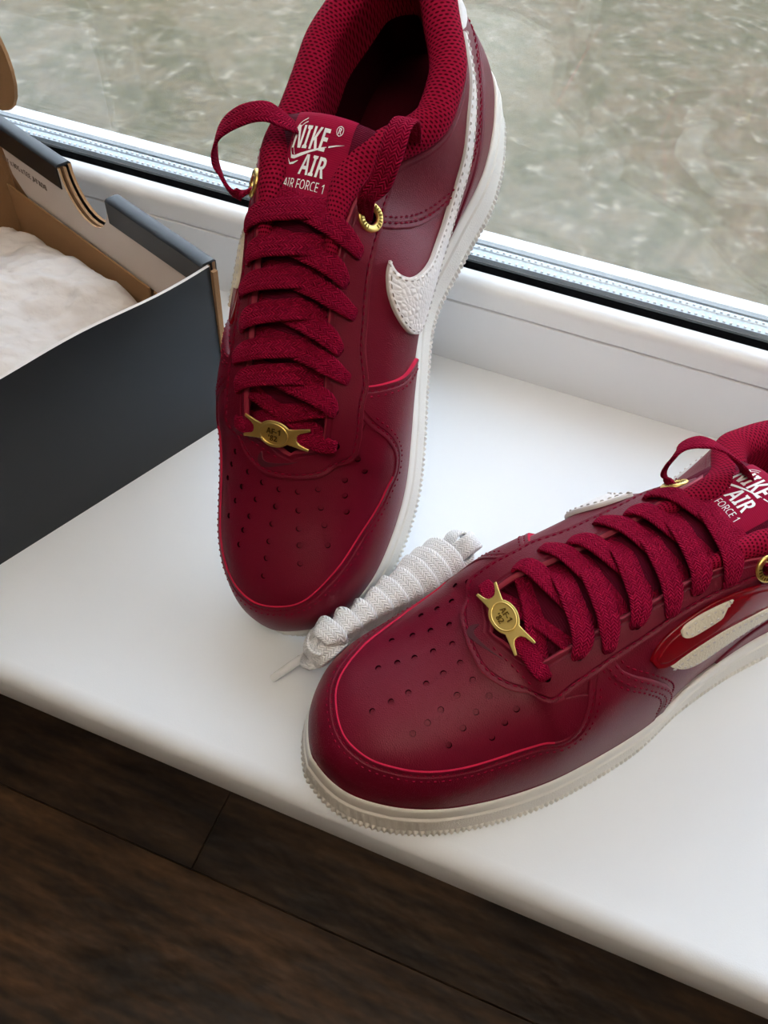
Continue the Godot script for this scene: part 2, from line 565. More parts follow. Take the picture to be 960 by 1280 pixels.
# ---------------------------------------------------------------- shoe box
func box() -> void:
	# local axes: x along the short wall away from the near corner, z along the long wall towards the room, y up
	var ax := Vector3(-0.9275, 0, -0.3738)
	var az := Vector3(-0.3738, 0, 0.9275)
	var t := thing("shoe_box", "open black cardboard shoe box with kraft lining, at the left on the sill", "box", Transform3D(Basis(ax, Vector3.UP, az), Vector3(-0.1915, 0.0, -0.2925)))
	var L := 0.337
	var W := 0.206
	var H := 0.110
	var th := 0.0018
	# bottom
	var b := MB.new()
	b.box(Vector3(W / 2, 0.001, L / 2), Vector3(W, 0.002, L))
	put("bottom", b.mesh(M.kraft), t)
	# near long wall: outer black sheet, inner kraft sheet, rim bowing slightly outward
	put("long_wall", wall_sheet(L, H, 0.0, th, 0.004, M.card_black, M.kraft, 1.0), t)
	var far := put("long_wall", wall_sheet(L, H, 0.0, th, 0.0, M.card_black, M.kraft, -1.0), t)
	far.position = Vector3(W, 0, 0)
	# the short wall at the window: black outer skin, folded rim strip, white tucked flap with the finger notch
	notch_wall(t, W, H)
	# the other short wall (out of the frame, hangs over the sill edge)
	b = MB.new()
	b.box(Vector3(W / 2, H / 2, L - 0.001), Vector3(W - 0.004, H - 0.002, 0.002))
	put("short_wall", b.mesh(M.kraft), t)
	# corner: torn kraft edge of the overlapping end panel
	var e := MB.new()
	e.box(Vector3(-0.0012, H * 0.49, -0.0016), Vector3(0.0022, H * 0.97, 0.0030), Basis(Vector3(0, 0, 1), 0.015))
	put("torn_edge", e.mesh(M.kraft), t)
	# inner end panel below the flap with its vertical crease
	b = MB.new()
	b.box(Vector3(0.026, 0.036, 0.0052), Vector3(0.046, 0.07, 0.0014), Basis(), 0.0004)
	b.box(Vector3(0.128, 0.036, 0.0052), Vector3(0.15, 0.07, 0.0014), Basis(), 0.0004)
	put("inner_panel", b.mesh(M.kraft), t)
	# opened lid: hinged on the far long wall, with a rounded dust flap at the window end
	b = MB.new()
	b.box(Vector3(W + 0.012, H + 0.095, L / 2), Vector3(0.002, 0.195, L), Basis(Vector3(0, 0, 1), -0.12))
	var lid := put("lid", b.mesh(M.card_black), t)
	var pts := PackedVector2Array()
	pts.append(Vector2(0.216, 0.024))
	pts.append(Vector2(0.216, 0.084))
	for k in 13:
		var a := PI / 2 + PI * k / 12.0
		pts.append(Vector2(0.166 + 0.034 * cos(a), 0.054 + 0.03 * sin(a)))
	put("dust_flap", extrude_poly(pts, 0.0018, Transform3D(Basis(), Vector3(0.0, H, 0.012)), M.kraft, M.kraft), lid)


# polygon in the xy plane given a thickness along z
func extrude_poly(pts: PackedVector2Array, d: float, xf: Transform3D, front: Material, side: Material) -> ArrayMesh:
	var b := MB.new()
	var tris := Geometry2D.triangulate_polygon(pts)
	for e in [1.0, -1.0]:
		var base := b.v.size()
		for p in pts:
			b.add(xf * Vector3(p.x, p.y, d / 2 * e), xf.basis * Vector3(0, 0, e), p)
		for k in range(0, tris.size(), 3):
			b.tri(base + tris[k], base + tris[k + 1], base + tris[k + 2])
	var s := MB.new()
	var sg := -1.0 if Geometry2D.is_polygon_clockwise(pts) else 1.0
	var n := pts.size()
	for k in n:
		var p := pts[k]
		var q := pts[(k + 1) % n]
		var dd := (q - p).normalized()
		var nn := xf.basis * Vector3(dd.y, -dd.x, 0) * sg
		s.quad(s.add(xf * Vector3(p.x, p.y, d / 2), nn), s.add(xf * Vector3(q.x, q.y, d / 2), nn), s.add(xf * Vector3(q.x, q.y, -d / 2), nn), s.add(xf * Vector3(p.x, p.y, -d / 2), nn))
	if side == front:
		var off := b.v.size()
		b.v.append_array(s.v)
		b.n.append_array(s.n)
		b.t.append_array(s.t)
		for k in s.i:
			b.i.append(k + off)
		return b.mesh(front)
	return s.mesh(side, b.mesh(front))


func wall_sheet(L: float, H: float, _y: float, th: float, bow: float, outer: Material, inner: Material, sg: float) -> ArrayMesh:
	# a cardboard wall in the yz plane at x = 0; its outside faces -x when sg = 1
	var o := MB.new()
	var inn := MB.new()
	var rim := MB.new()
	var nz := 40
	var ny := 8
	var f := func(z: float, y: float, side: float) -> Vector3:
		var k := sin(PI * z / L)
		var x := -sg * bow * k * pow(y / H, 2.0) * 0.6
		var yy := y - (0.0012 * sin(z * 60.0) + 0.002 * k * bow / 0.004) * pow(y / H, 3.0) * (1.0 if bow > 0 else 0.0)
		return Vector3(x + side * sg * th / 2, yy, z)
	for iy in ny + 1:
		for iz in nz + 1:
			var z := L * iz / nz
			var y := H * iy / ny
			o.add(f.call(z, y, -1.0), Vector3(-sg, 0, 0))
			inn.add(f.call(z, y, 1.0), Vector3(sg, 0, 0))
	o.grid(nz + 1, ny + 1, 0)
	inn.grid(nz + 1, ny + 1, 0)
	for iz in nz + 1:
		var z := L * iz / nz
		rim.add(f.call(z, H, -1.0), Vector3.UP)
		rim.add(f.call(z, H, 1.0), Vector3.UP)
	rim.grid(2, nz + 1, 0)
	for zz in [0.0, L]:
		var a := rim.v.size()
		for q in [[0.0, -1.0], [H, -1.0], [H, 1.0], [0.0, 1.0]]:
			rim.add(f.call(zz, q[0], q[1]), Vector3(0, 0, -1 if zz == 0.0 else 1))
		rim.quad(a, a + 1, a + 2, a + 3)
	var m := o.mesh(outer)
	m = rim.mesh(M.card_white, m)
	return inn.mesh(inner, m)


func notch_wall(t: Node3D, W: float, H: float) -> void:
	var c := 0.107
	var r := 0.0225
	var y0 := H
	var notch := func(y: float) -> PackedVector2Array:
		var p := PackedVector2Array()
		for k in 15:
			var a := PI + PI * k / 14.0
			p.append(Vector2(c + r * cos(a), y + 0.0245 * sin(a)))
		return p
	# outer black panel with the notch
	var pts := PackedVector2Array([Vector2(0.001, 0.0), Vector2(0.001, y0)])
	pts.append_array(notch.call(y0))
	pts.append_array([Vector2(W - 0.001, y0), Vector2(W - 0.001, 0.0)])
	put("short_wall", extrude_poly(pts, 0.0018, Transform3D(Basis(), Vector3(0, 0, -0.004)), M.card_black, M.kraft), t)
	# middle kraft ply
	put("kraft_ply", extrude_poly(pts, 0.0016, Transform3D(Basis(), Vector3(0, -0.001, -0.0008)), M.kraft, M.kraft), t)
	# folded rim: black strips over the top edge, either side of the notch
	for s in [[0.001, c - r - 0.001], [c + r + 0.001, W - 0.001]]:
		var b := MB.new()
		var pr := [Vector2(-0.0056, y0 - 0.02), Vector2(-0.0056, y0 + 0.0002), Vector2(-0.004, y0 + 0.0014), Vector2(0.0026, y0 + 0.0014), Vector2(0.0042, y0 + 0.0002), Vector2(0.0042, y0 - 0.013), Vector2(0.0036, y0 - 0.013), Vector2(0.0034, y0), Vector2(-0.005, y0), Vector2(-0.005, y0 - 0.02)]
		put("rim_strip", extrude_x(pr, s[0], s[1], M.card_black), t)
	# white tucked flap inside, with the notch and one slanted end
	pts = PackedVector2Array([Vector2(0.004, y0 - 0.041), Vector2(0.004, y0 - 0.0006)])
	pts.append_array(notch.call(y0 - 0.0006))
	pts.append_array([Vector2(W - 0.006, y0 - 0.0006), Vector2(W - 0.012, y0 - 0.03), Vector2(W - 0.024, y0 - 0.041)])
	var flap := put("tucked_flap", extrude_poly(pts, 0.0012, Transform3D(Basis(), Vector3(0, 0, 0.0028)), M.card_white, M.kraft), t)
	# small print on the flap
	var tm := text("BOX 14, 337 x 206 x 111", 0.0046, 0.0002)
	var o := put("print", tm, flap)
	o.mesh.surface_set_material(0, M.ink)
	o.transform = Transform3D(Basis(Vector3(-1, 0, 0), Vector3(0, 1, 0), Vector3(0, 0, -1)).rotated(Vector3.UP, 0.0), Vector3(0.176, y0 - 0.0215, 0.0036))
	o.basis = Basis(Vector3(1, 0, 0), Vector3(0, 1, 0), Vector3(0, 0, 1))


func text(s: String, size: float, depth: float, bold := false, fname := "Droid Sans") -> ArrayMesh:
	var tm := TextMesh.new()
	var f := SystemFont.new()
	f.font_names = PackedStringArray([fname])
	if bold:
		f.font_weight = 700
	tm.font = f
	tm.text = s
	tm.font_size = 32
	tm.pixel_size = size / 32.0
	tm.depth = depth
	tm.curve_step = 2.0
	var am := ArrayMesh.new()
	var arr := tm.surface_get_arrays(0)
	am.add_surface_from_arrays(Mesh.PRIMITIVE_TRIANGLES, arr)
	return am


func tissue() -> void:
	var n := FastNoiseLite.new()
	n.seed = 5
	n.frequency = 1.0
	n.fractal_octaves = 4
	n.noise_type = FastNoiseLite.TYPE_SIMPLEX
	var rd := FastNoiseLite.new()
	rd.seed = 9
	rd.frequency = 1.0
	rd.fractal_type = FastNoiseLite.FRACTAL_RIDGED
	rd.fractal_octaves = 3
	var b := MB.new()
	var nx := 70
	var nz := 110
	var W := 0.196
	var L := 0.322
	var hh := func(x: float, z: float) -> float:
		var base := 0.062 - 0.04 * exp(-pow((x - 0.0) / 0.04, 2.0) - pow((z - 0.0) / 0.08, 2.0)) + 0.012 * sin(x * 17.0 + 0.5)
		base += 0.010 * n.get_noise_2d(x * 11.0, z * 8.0) + 0.0035 * (rd.get_noise_2d(x * 16.0, z * 11.0))
		base += 0.0005 * n.get_noise_2d(x * 120.0, z * 120.0)
		var edge := minf(minf(x, W - x), minf(z, L - z))
		return base - 0.02 * exp(-edge / 0.006)
	for iz in nz + 1:
		for ix in nx + 1:
			var x := W * ix / nx
			var z := L * iz / nz
			var e := 0.0008
			var nn := Vector3(hh.call(x - e, z) - hh.call(x + e, z), 2 * e, hh.call(x, z - e) - hh.call(x, z + e)).normalized()
			b.add(Vector3(x + 0.005, hh.call(x, z), z + 0.0085), nn)
	b.grid(nx + 1, nz + 1, 0)
	var o := put("tissue_paper", b.mesh(M.tissue), null, "", "crumpled white tissue paper filling the open black shoe box", "paper")
	o.transform = Transform3D(Basis(Vector3(-0.9275, 0, -0.3738), Vector3.UP, Vector3(-0.3738, 0, 0.9275)), Vector3(-0.1915, 0.0, -0.2925))


# ---------------------------------------------------------------- shoe surface
# cubic through key values; mono keeps it from overshooting
func herm(K: Array, V: Array, mono: bool) -> PackedFloat32Array:
	var n := K.size()
	var d := []
	var h := []
	for k in n - 1:
		h.append(float(K[k + 1] - K[k]))
		d.append(float(V[k + 1] - V[k]) / h[k])
	var m := []
	for k in n:
		if k == 0:
			m.append(d[0])
		elif k == n - 1:
			m.append(d[n - 2])
		else:
			var s: float = (d[k - 1] * h[k] + d[k] * h[k - 1]) / (h[k - 1] + h[k])
			if mono:
				s = 0.0 if d[k - 1] * d[k] <= 0 else signf(s) * minf(absf(s), 3.0 * minf(absf(d[k - 1]), absf(d[k])))
			m.append(s)
	var out := PackedFloat32Array()
	out.resize(NL + 1)
	var seg := 0
	for j in NL + 1:
		var u := j / float(NL)
		while seg < n - 2 and u >= K[seg + 1]:
			seg += 1
		var t: float = (u - K[seg]) / h[seg]
		var t2 := t * t
		var t3 := t2 * t
		out[j] = (2 * t3 - 3 * t2 + 1) * V[seg] + (t3 - 2 * t2 + t) * h[seg] * m[seg] + (-2 * t3 + 3 * t2) * V[seg + 1] + (t3 - t2) * h[seg] * m[seg + 1]
	return out


func smooth_table(a: PackedFloat32Array, k: int) -> PackedFloat32Array:
	var out := PackedFloat32Array()
	out.resize(a.size())
	for j in a.size():
		var s := 0.0
		for q in range(-k, k + 1):
			s += a[clampi(j + q, 0, a.size() - 1)]
		out[j] = s / (2 * k + 1)
	return out


const INSET := 4.5

func shoe_tables() -> void:
	# outline of the sole seen from above: u, x, medial w, lateral w (mm)
	var o := [[0, -8, -6, -6], [.03, -5, 10, -21], [.07, 3, 22, -33], [.13, 23, 30.5, -41], [.2, 50, 34, -44], [.3, 85, 28.5, -44], [.4, 120, 23.5, -47], [.5, 155, 30.5, -53.5],
		[.58, 185, 38.5, -54.5], [.66, 213, 44, -53], [.73, 238, 44.5, -48], [.8, 260, 41.5, -40.5], [.86, 277, 34.5, -30.5], [.92, 290.5, 22.5, -17.5], [.96, 295.5, 12.5, -7.5], [1, 298, 3.5, 3.5]]
	var ku := []
	var kx := []
	var km := []
	var kl := []
	for r in o:
		ku.append(r[0])
		kx.append(r[1])
		km.append(r[2])
		kl.append(r[3])
	var X := herm(ku, kx, false)
	var WO := [herm(ku, km, false), herm(ku, kl, false)]
	TY.x = X
	TY.yt = herm([0, .03, .07, .13, .2, .3, .36, .4, .44, .5, .56, .61, .66, .7, .73, .8, .86, .92, .96, 1], [108, 108, 107, 104, 103, 106, 114, 118, 116, 108, 99, 91.5, 81.5, 74, 70, 64, 58.5, 49.5, 41, 31], true)
	var wm := herm([0, .03, .07, .13, .2, .26, .3, .33, .36, .4, .44, .465, .53, .585, .625, .642, .654, .662, .67, .74, .8, .86, .92, 1], [-6, 1, 9, 18, 27.5, 28.5, 24, 15.5, 9, 5, 4.5, 4.5, 6.5, 10, 13, 13, 9, 2, 0, 0, 1, 1.5, 2, 2], true)
	var wl := herm([0, .03, .07, .13, .2, .3, .36, .4, .44, .465, .53, .585, .625, .642, .654, .662, .67, .74, .8, .86, .92, 1], [-6, -15, -26, -35, -41, -40, -37, -31.5, -28, -26, -24, -22, -21, -20, -14, -4, 0, 0, 1, 1.5, 2, 2], true)
	TY.w = [wm, wl]
	var blm := herm([0, .12, .2, .3, .4, .5, .6, .72, .85, .93, 1], [0, 0, 4, 14, 20, 14, 7, 4, 3, 0, 0], true)
	var bll := herm([0, .2, .3, .4, .5, .7, 1], [0, 1, 1, 0, 0, 0, 0], true)
	var kl2 := herm([0, .2, .35, .55, .66, 1], [1, 1, .62, .7, 1, 1], true)
	var xt := herm([0, .03, .07, .13, .2, .3, .4, .8, 1], [15, 14, 12, 8, 3, 0, 0, 0, -4], true)
	TY.sy = herm([0, .1, .3, .45, .6, .75, .85, .92, 1], [36, 35, 32, 30, 28, 27, 28, 29.5, 31], true)
	TY.sp = herm([0, .1, .6, .75, .85, .92, 1], [1, 0, 0, .5, 2, 4.5, 7], true)
	var be := herm([0, .3, .38, .45, .55, .64, .675, .70, 1], [84, 72, 58, 38, 28, 22, 6, 0, 0], true)
	var k1 := herm([0, .2, .3, .42, .55, .65, .75, .85, 1], [.35, .42, .56, .66, .68, .66, .68, .8, .8], true)
	var k2 := herm([0, .2, .3, .42, .55, .65, .75, .85, 1], [.35, .42, .58, .73, .69, .66, .64, .68, .68], true)
	for s in 2:
		var sg := 1.0 if s == 0 else -1.0
		var ws := smooth_table(TY.w[s], 98)
		var op := PackedVector2Array()
		var on := PackedVector2Array()
		for j in NL + 1:
			op.append(Vector2(X[j], WO[s][j]))
		for j in NL + 1:
			var d := op[mini(j + 2, NL)] - op[maxi(j - 2, 0)]
			on.append(Vector2(-d.y, d.x).normalized() * sg)
		OUTP.append(op)
		OUTN.append(on)
		var c := [PackedVector3Array(), PackedVector3Array(), PackedVector3Array(), PackedVector3Array()]
		for j in NL + 1:
			var q := op[j] - on[j] * INSET
			var B := Vector3(q.x, TY.sy[j] - 1.0, q.y)
			var T := Vector3(X[j] + xt[j], TY.yt[j], TY.w[s][j])
			var H := T.y - B.y
			var W := absf(B.z - ws[j])
			var b := deg_to_rad(be[j])
			var ln := (W * cos(b) + H * sin(b)) * k2[j] * (1.0 if s == 0 else kl2[j])
			var bl: float = blm[j] if s == 0 else bll[j]
			c[0].append(B)
			c[1].append(B + Vector3(0, k1[j] * H, sg * bl))
			c[2].append(Vector3(T.x, T.y - sin(b) * ln, ws[j] + sg * cos(b) * ln))
			c[3].append(T)
		CP.append(c)


# point of the upper, side 0 = medial (V >= 0), 1 = lateral (V <= 0); |V| = 1 at the sole, 0 at the top line
func sp(u: float, V: float, side: int) -> Vector3:
	var f := clampf(u, 0.0, 1.0) * NL
	var j := mini(int(f), NL - 1)
	var k := f - j
	var c: Array = CP[side]
	var t := 1.0 - absf(V)
	var s := 1.0 - t
	return c[0][j].lerp(c[0][j + 1], k) * (s * s * s) + c[1][j].lerp(c[1][j + 1], k) * (3 * s * s * t) + c[2][j].lerp(c[2][j + 1], k) * (3 * s * t * t) + c[3][j].lerp(c[3][j + 1], k) * (t * t * t)


# position, normal and tangents; |V| may pass 1 a little
func sn(u: float, V: float, side := -1) -> void:
	if side < 0:
		side = 0 if V >= 0.0 else 1
	u = clampf(u, 0.003, 0.997)
	qp = sp(u, V, side)
	var e := 0.003
	qu = (sp(u + e, V, side) - sp(u - e, V, side)) / (2 * e)
	var sg := 1.0 if side == 0 else -1.0
	var a := absf(V)
	var e2 := 0.01
	var lo := maxf(a - e2, 0.0)
	var hi := a + e2
	qv = (sp(u, sg * hi, side) - sp(u, sg * lo, side)) / (hi - lo) * sg
	qn = qu.cross(qv).normalized()
	if side == 0:
		if qn.dot(Vector3(0, 0.6, 1)) < 0:
			qn = -qn
	elif qn.dot(Vector3(0, 0.6, -1)) < 0:
		qn = -qn


# from shoe millimetres to the node's metres, mirrored for the right shoe
func G(p: Vector3) -> Vector3:
	return Vector3(p.x, p.y, p.z * mir) * SC


func GN(n: Vector3) -> Vector3:
	return Vector3(n.x, n.y, n.z * mir)


# domain points are (u * 300, V * 90)
const DU := 300.0
const DV := 90.0


func dom(pts: Array) -> PackedVector2Array:
	var o := PackedVector2Array()
	for p in pts:
		o.append(Vector2(p[0] * DU, p[1] * DV))
	return o


# smooth open curve through points
func curve(pts: PackedVector2Array, n := 6, closed := false) -> PackedVector2Array:
	var o := PackedVector2Array()
	var c := pts.size()
	for k in (c if closed else c - 1):
		var p0 := pts[(k - 1 + c) % c] if closed else pts[maxi(k - 1, 0)]
		var p1 := pts[k]
		var p2 := pts[(k + 1) % c]
		var p3 := pts[(k + 2) % c] if closed else pts[mini(k + 2, c - 1)]
		for q in n:
			o.append(p1.cubic_interpolate(p2, p0, p3, q / float(n)))
	if not closed:
		o.append(pts[c - 1])
	return o


func p3(d: Vector2) -> Vector3:
	return sp(d.x / DU, d.y / DV, 0 if d.y >= 0 else 1)


func resample(poly: PackedVector2Array, step: float, closed := true) -> PackedVector2Array:
	var o := PackedVector2Array()
	var n := poly.size()
	for k in (n if closed else n - 1):
		var a := poly[k]
		var b := poly[(k + 1) % n]
		var l := p3(a).distance_to(p3(b))
		var c := maxi(1, int(ceil(l / step)))
		for q in c:
			var v := a.lerp(b, q / float(c))
			if o.is_empty() or o[o.size() - 1].distance_to(v) > 0.02:
				o.append(v)
	if not closed:
		o.append(poly[n - 1])
	return o


# shift of a domain point that moves the surface point by the 3D vector w
func shift(w: Vector3) -> Vector2:
	var a := qu.dot(qu)
	var b := qu.dot(qv)
	var c := qv.dot(qv)
	var det := a * c - b * b
	if absf(det) < 1e-6:
		return Vector2()
	var x := w.dot(qu)
	var y := w.dot(qv)
	return Vector2((c * x - b * y) / det * DU, (a * y - b * x) / det * DV)


# a sheet of material laid on the upper: outline poly in the domain, its edge rounded from h0 up to h1.
# rings: [distance from the edge, height fraction]; the last ring bounds the field inside.
func panel(called: String, parent: Node, poly: PackedVector2Array, h0: float, h1: float, m: Material, edge: Material, rings: Array, cell := 2.4, holes: Array = [], swell := 0.0, step := 1.8, hole_mat: Material = null, plain: Variant = null) -> MeshInstance3D:
	poly = resample(poly, step)
	var n := poly.size()
	var ccw := not Geometry2D.is_polygon_clockwise(poly)
	var levels := []
	for r in rings:
		levels.append(PackedVector2Array())
	var inw := PackedVector3Array()
	for k in n:
		var p := poly[k]
		var pa := p3(poly[(k + n - 1) % n])
		var pb := p3(poly[(k + 1) % n])
		sn(p.x / DU, p.y / DV, 0 if p.y >= 0 else 1)
		var tg := (pb - pa).normalized()
		var hand := signf(qu.cross(qv).dot(qn))
		var inward := qn.cross(tg).normalized() * hand * (1.0 if ccw else -1.0)
		inw.append(inward)
		var sh := shift(inward)
		for r in rings.size():
			var q: Vector2 = p + sh * rings[r][0]
			if p.y >= 0:
				q.y = clampf(q.y, 0.0 if p.y < 40 and p.x / DU < 0.67 else -200.0, 98.0)
			else:
				q.y = clampf(q.y, -98.0, -0.01 if p.y > -40 and p.x / DU < 0.67 else 200.0)
			levels[r].append(q)
	var rim := MB.new()
	var rim2 := MB.new()
	var top := MB.new()
	var nr := rings.size()
	# the raw edge: rings up to the first at full height
	var split := 0
	for r in nr:
		if rings[r][1] >= 0.999:
			split = r
			break
	var rows := []
	for r in nr:
		var row := []
		for k in n:
			var q: Vector2 = levels[r][k]
			sn(q.x / DU, q.y / DV)
			row.append([qp + qn * (h0 + (h1 - h0) * rings[r][1]), qn])
		rows.append(row)
	for r in range(1, nr):
		var b: MB = rim if r <= split else top
		var base := b.v.size()
		for rr in [r - 1, r]:
			for k in n:
				var e: Array = rows[rr][k]
				var nn: Vector3 = e[1]
				if r <= split:
					var w: float = 1.0 - clampf(rings[rr][1], 0.0, 1.0)
					nn = (nn * (0.35 + 0.65 * (1.0 - w)) - inw[k] * (0.25 + w)).normalized()
				else:
					var r0: int = maxi(rr - 1, split)
					var r1: int = mini(rr + 1, nr - 1)
					var sl: float = (rings[r1][1] - rings[r0][1]) * (h1 - h0) / maxf(rings[r1][0] - rings[r0][0], 0.2)
					nn = (nn - inw[k] * sl).normalized()
				b.add(G(e[0]), GN(nn))
		if r > split or plain == null:
			b.grid(n, 2, base, true)
		else:
			# part of the edge is raw and pale, the rest keeps the leather's colour
			rim2.v = b.v
			rim2.n = b.n
			rim2.t = b.t
			for k in n:
				var k2 := (k + 1) % n
				(rim2 if plain.call(poly[k]) else b).quad(base + k, base + k2, base + n + k2, base + n + k)
	# the field
	var inner: PackedVector2Array = levels[nr - 1]
	var hh: float = h0 + (h1 - h0) * rings[nr - 1][1]
	var wall := MB.new()
	field(top, wall, inner, hh, cell, holes, swell)
	var am := ArrayMesh.new()
	top.mesh(m, am)
	rim.mesh(edge, am)
	if rim2.i.size():
		rim2.v = rim.v
		rim2.n = rim.n
		rim2.t = rim.t
		rim2.mesh(m, am)
	if wall.i.size():
		wall.mesh(hole_mat if hole_mat else edge, am)
	return put(called, am, parent)


func hole_poly(c: Vector2, r: float, n := 12) -> PackedVector2Array:
	sn(c.x / DU, c.y / DV)
	var t1 := qu.normalized()
	var t2 := qn.cross(t1)
	var o := PackedVector2Array()
	for k in n:
		var a := TAU * k / n
		o.append(c + shift((t1 * cos(a) + t2 * sin(a)) * r))
	return o


func field(b: MB, wall: MB, inner: PackedVector2Array, hh: float, cell: float, holes: Array, swell: float) -> void:
	var lo := inner[0]
	var hi := inner[0]
	for p in inner:
		lo = lo.min(p)
		hi = hi.max(p)
	# cells nearly square on the surface: V runs about 100 mm over 90 units
	var cx := cell
	var cy := cell
	var x0 := floorf(lo.x / cx)
	var y0 := floorf(lo.y / cy)
	var nx := int(ceil(hi.x / cx) - x0)
	var ny := int(ceil(hi.y / cy) - y0)
	var mark := {}
	var n := inner.size()
	for k in n:
		var a := inner[k]
		var c := inner[(k + 1) % n]
		var cnt := int(ceil(a.distance_to(c) / (cell * 0.2))) + 1
		for q in cnt + 1:
			var p := a.lerp(c, q / float(cnt))
			for ox in [-0.02, 0.02]:
				for oy in [-0.02, 0.02]:
					mark[Vector2i(int(floorf((p.x + ox) / cx) - x0), int(floorf((p.y + oy) / cy) - y0))] = true
	var hp := []
	var touched := {}
	for h in holes:
		var poly := hole_poly(h[0], h[1])
		hp.append(poly)
		var l2 := poly[0]
		var h2 := poly[0]
		for p in poly:
			l2 = l2.min(p)
			h2 = h2.max(p)
		for ix in range(int(floorf(l2.x / cx) - x0), int(floorf(h2.x / cx) - x0) + 1):
			for iy in range(int(floorf(l2.y / cy) - y0), int(floorf(h2.y / cy) - y0) + 1):
				var key := Vector2i(ix, iy)
				if not touched.has(key):
					touched[key] = []
				touched[key].append(hp.size() - 1)
	var ids := {}
	for iy in ny:
		for ix in nx:
			var key := Vector2i(ix, iy)
			var ax := (x0 + ix) * cx
			var ay := (y0 + iy) * cy
			var quad := PackedVector2Array([Vector2(ax, ay), Vector2(ax + cx, ay), Vector2(ax + cx, ay + cy), Vector2(ax, ay + cy)])
			var whole := not mark.has(key)
			if whole:
				if not Geometry2D.is_point_in_polygon(Vector2(ax + cx / 2, ay + cy / 2), inner):
					continue
			var pieces := [quad] if whole else Geometry2D.intersect_polygons(quad, inner)
			if touched.has(key):
				for hi2 in touched[key]:
					var ctr: Vector2 = holes[hi2][0]
					var next := []
					for p in pieces:
						# cut through the hole's centre first, so that no hole lies inside a piece
						for half in [Rect2(ax - 1, ay - 1, ctr.x - ax + 1, cy + 2), Rect2(ctr.x, ay - 1, ax + cx + 1 - ctr.x, cy + 2)]:
							if half.size.x <= 0:
								continue
							var hq := PackedVector2Array([half.position, Vector2(half.end.x, half.position.y), half.end, Vector2(half.position.x, half.end.y)])
							for a in Geometry2D.intersect_polygons(p, hq):
								for c in Geometry2D.clip_polygons(a, hp[hi2]):
									next.append(c)
					pieces = next
				whole = false
			for p in pieces:
				var pv := []
				for d in p:
					var kk := Vector2i(roundi(d.x * 200), roundi(d.y * 200))
					# the two sides part along V = 0 behind the throat
					var side := -1
					if d.x < 0.67 * DU and absf(d.y) < 0.02:
						side = 0 if ay + cy / 2 > 0 else 1
						kk.y += 900000 * (side + 1)
					if not ids.has(kk):
						sn(d.x / DU, d.y / DV, side)
						ids[kk] = b.add(G(qp + qn * (hh + swell)), GN(qn))
					pv.append(ids[kk])
				if whole:
					b.quad(pv[0], pv[1], pv[2], pv[3])
				elif p.size() >= 3:
					var tr := Geometry2D.triangulate_polygon(p)
					for k in range(0, tr.size(), 3):
						b.tri(pv[tr[k]], pv[tr[k + 1]], pv[tr[k + 2]])
	for k in hp.size():
		var poly: PackedVector2Array = hp[k]
		var base := wall.v.size()
		var ctr: Vector2 = holes[k][0]
		for lev in [0.0, -0.25, -2.6]:
			for p in poly:
				var q := ctr + (p - ctr) * (0.93 if lev == -0.25 else 0.9 if lev < -1 else 1.0)
				sn(q.x / DU, q.y / DV)
				var at := qp
				sn(ctr.x / DU, ctr.y / DV)
				wall.add(G(at + qn * (hh + lev)), GN((qn * (0.8 if lev == 0.0 else 0.1) + (sp3(ctr) - at).normalized()).normalized()))
		wall.grid(poly.size(), 3, base, true)
		# floor of the hole
		sn(ctr.x / DU, ctr.y / DV)
		var c := wall.add(G(qp + qn * (hh - 2.6)), GN(qn))
		for q in poly.size():
			wall.tri(c, base + 2 * poly.size() + q, base + 2 * poly.size() + (q + 1) % poly.size())


func sp3(d: Vector2) -> Vector3:
	return p3(d)


# a row of stitches along a domain path
func stitches(b: MB, path: PackedVector2Array, h: float, pitch := 3.1, ln := 2.3, r := 0.42) -> void:
	path = resample(path, 0.6, false)
	var acc := 0.0
	var on: Array = []
	var prev := p3(path[0])
	for k in path.size():
		var p := p3(path[k])
		acc += p.distance_to(prev)
		prev = p
		if acc <= ln:
			on.append(path[k])
		elif on.size() > 1:
			stitch(b, on, h, r)
			on = []
		if acc >= pitch:
			acc -= pitch
			on = [path[k]]


func stitch(b: MB, on: Array, h: float, r: float) -> void:
	var a: Vector2 = on[0]
	var c: Vector2 = on[on.size() - 1]
	sn(a.x / DU, a.y / DV)
	var pa := qp + qn * h
	sn(c.x / DU, c.y / DV)
	var pc := qp + qn * h
	var nn := qn
	var t := (pc - pa)
	var l := t.length()
	if l < 0.3:
		return
	t /= l
	var s := t.cross(nn).normalized()
	var up := s.cross(t)
	var base := b.v.size()
	for st in [[0.0, 0.35, -0.3], [0.3, 1.0, 0.12], [0.7, 1.0, 0.12], [1.0, 0.35, -0.3]]:
		for k in 5:
			var ang := TAU * k / 5.0
			var d := s * cos(ang) + up * sin(ang)
			b.add(G(pa + t * l * st[0] + d * r * st[1] + up * (st[2] * 0.9)), GN(d))
	b.grid(5, 4, base, true)


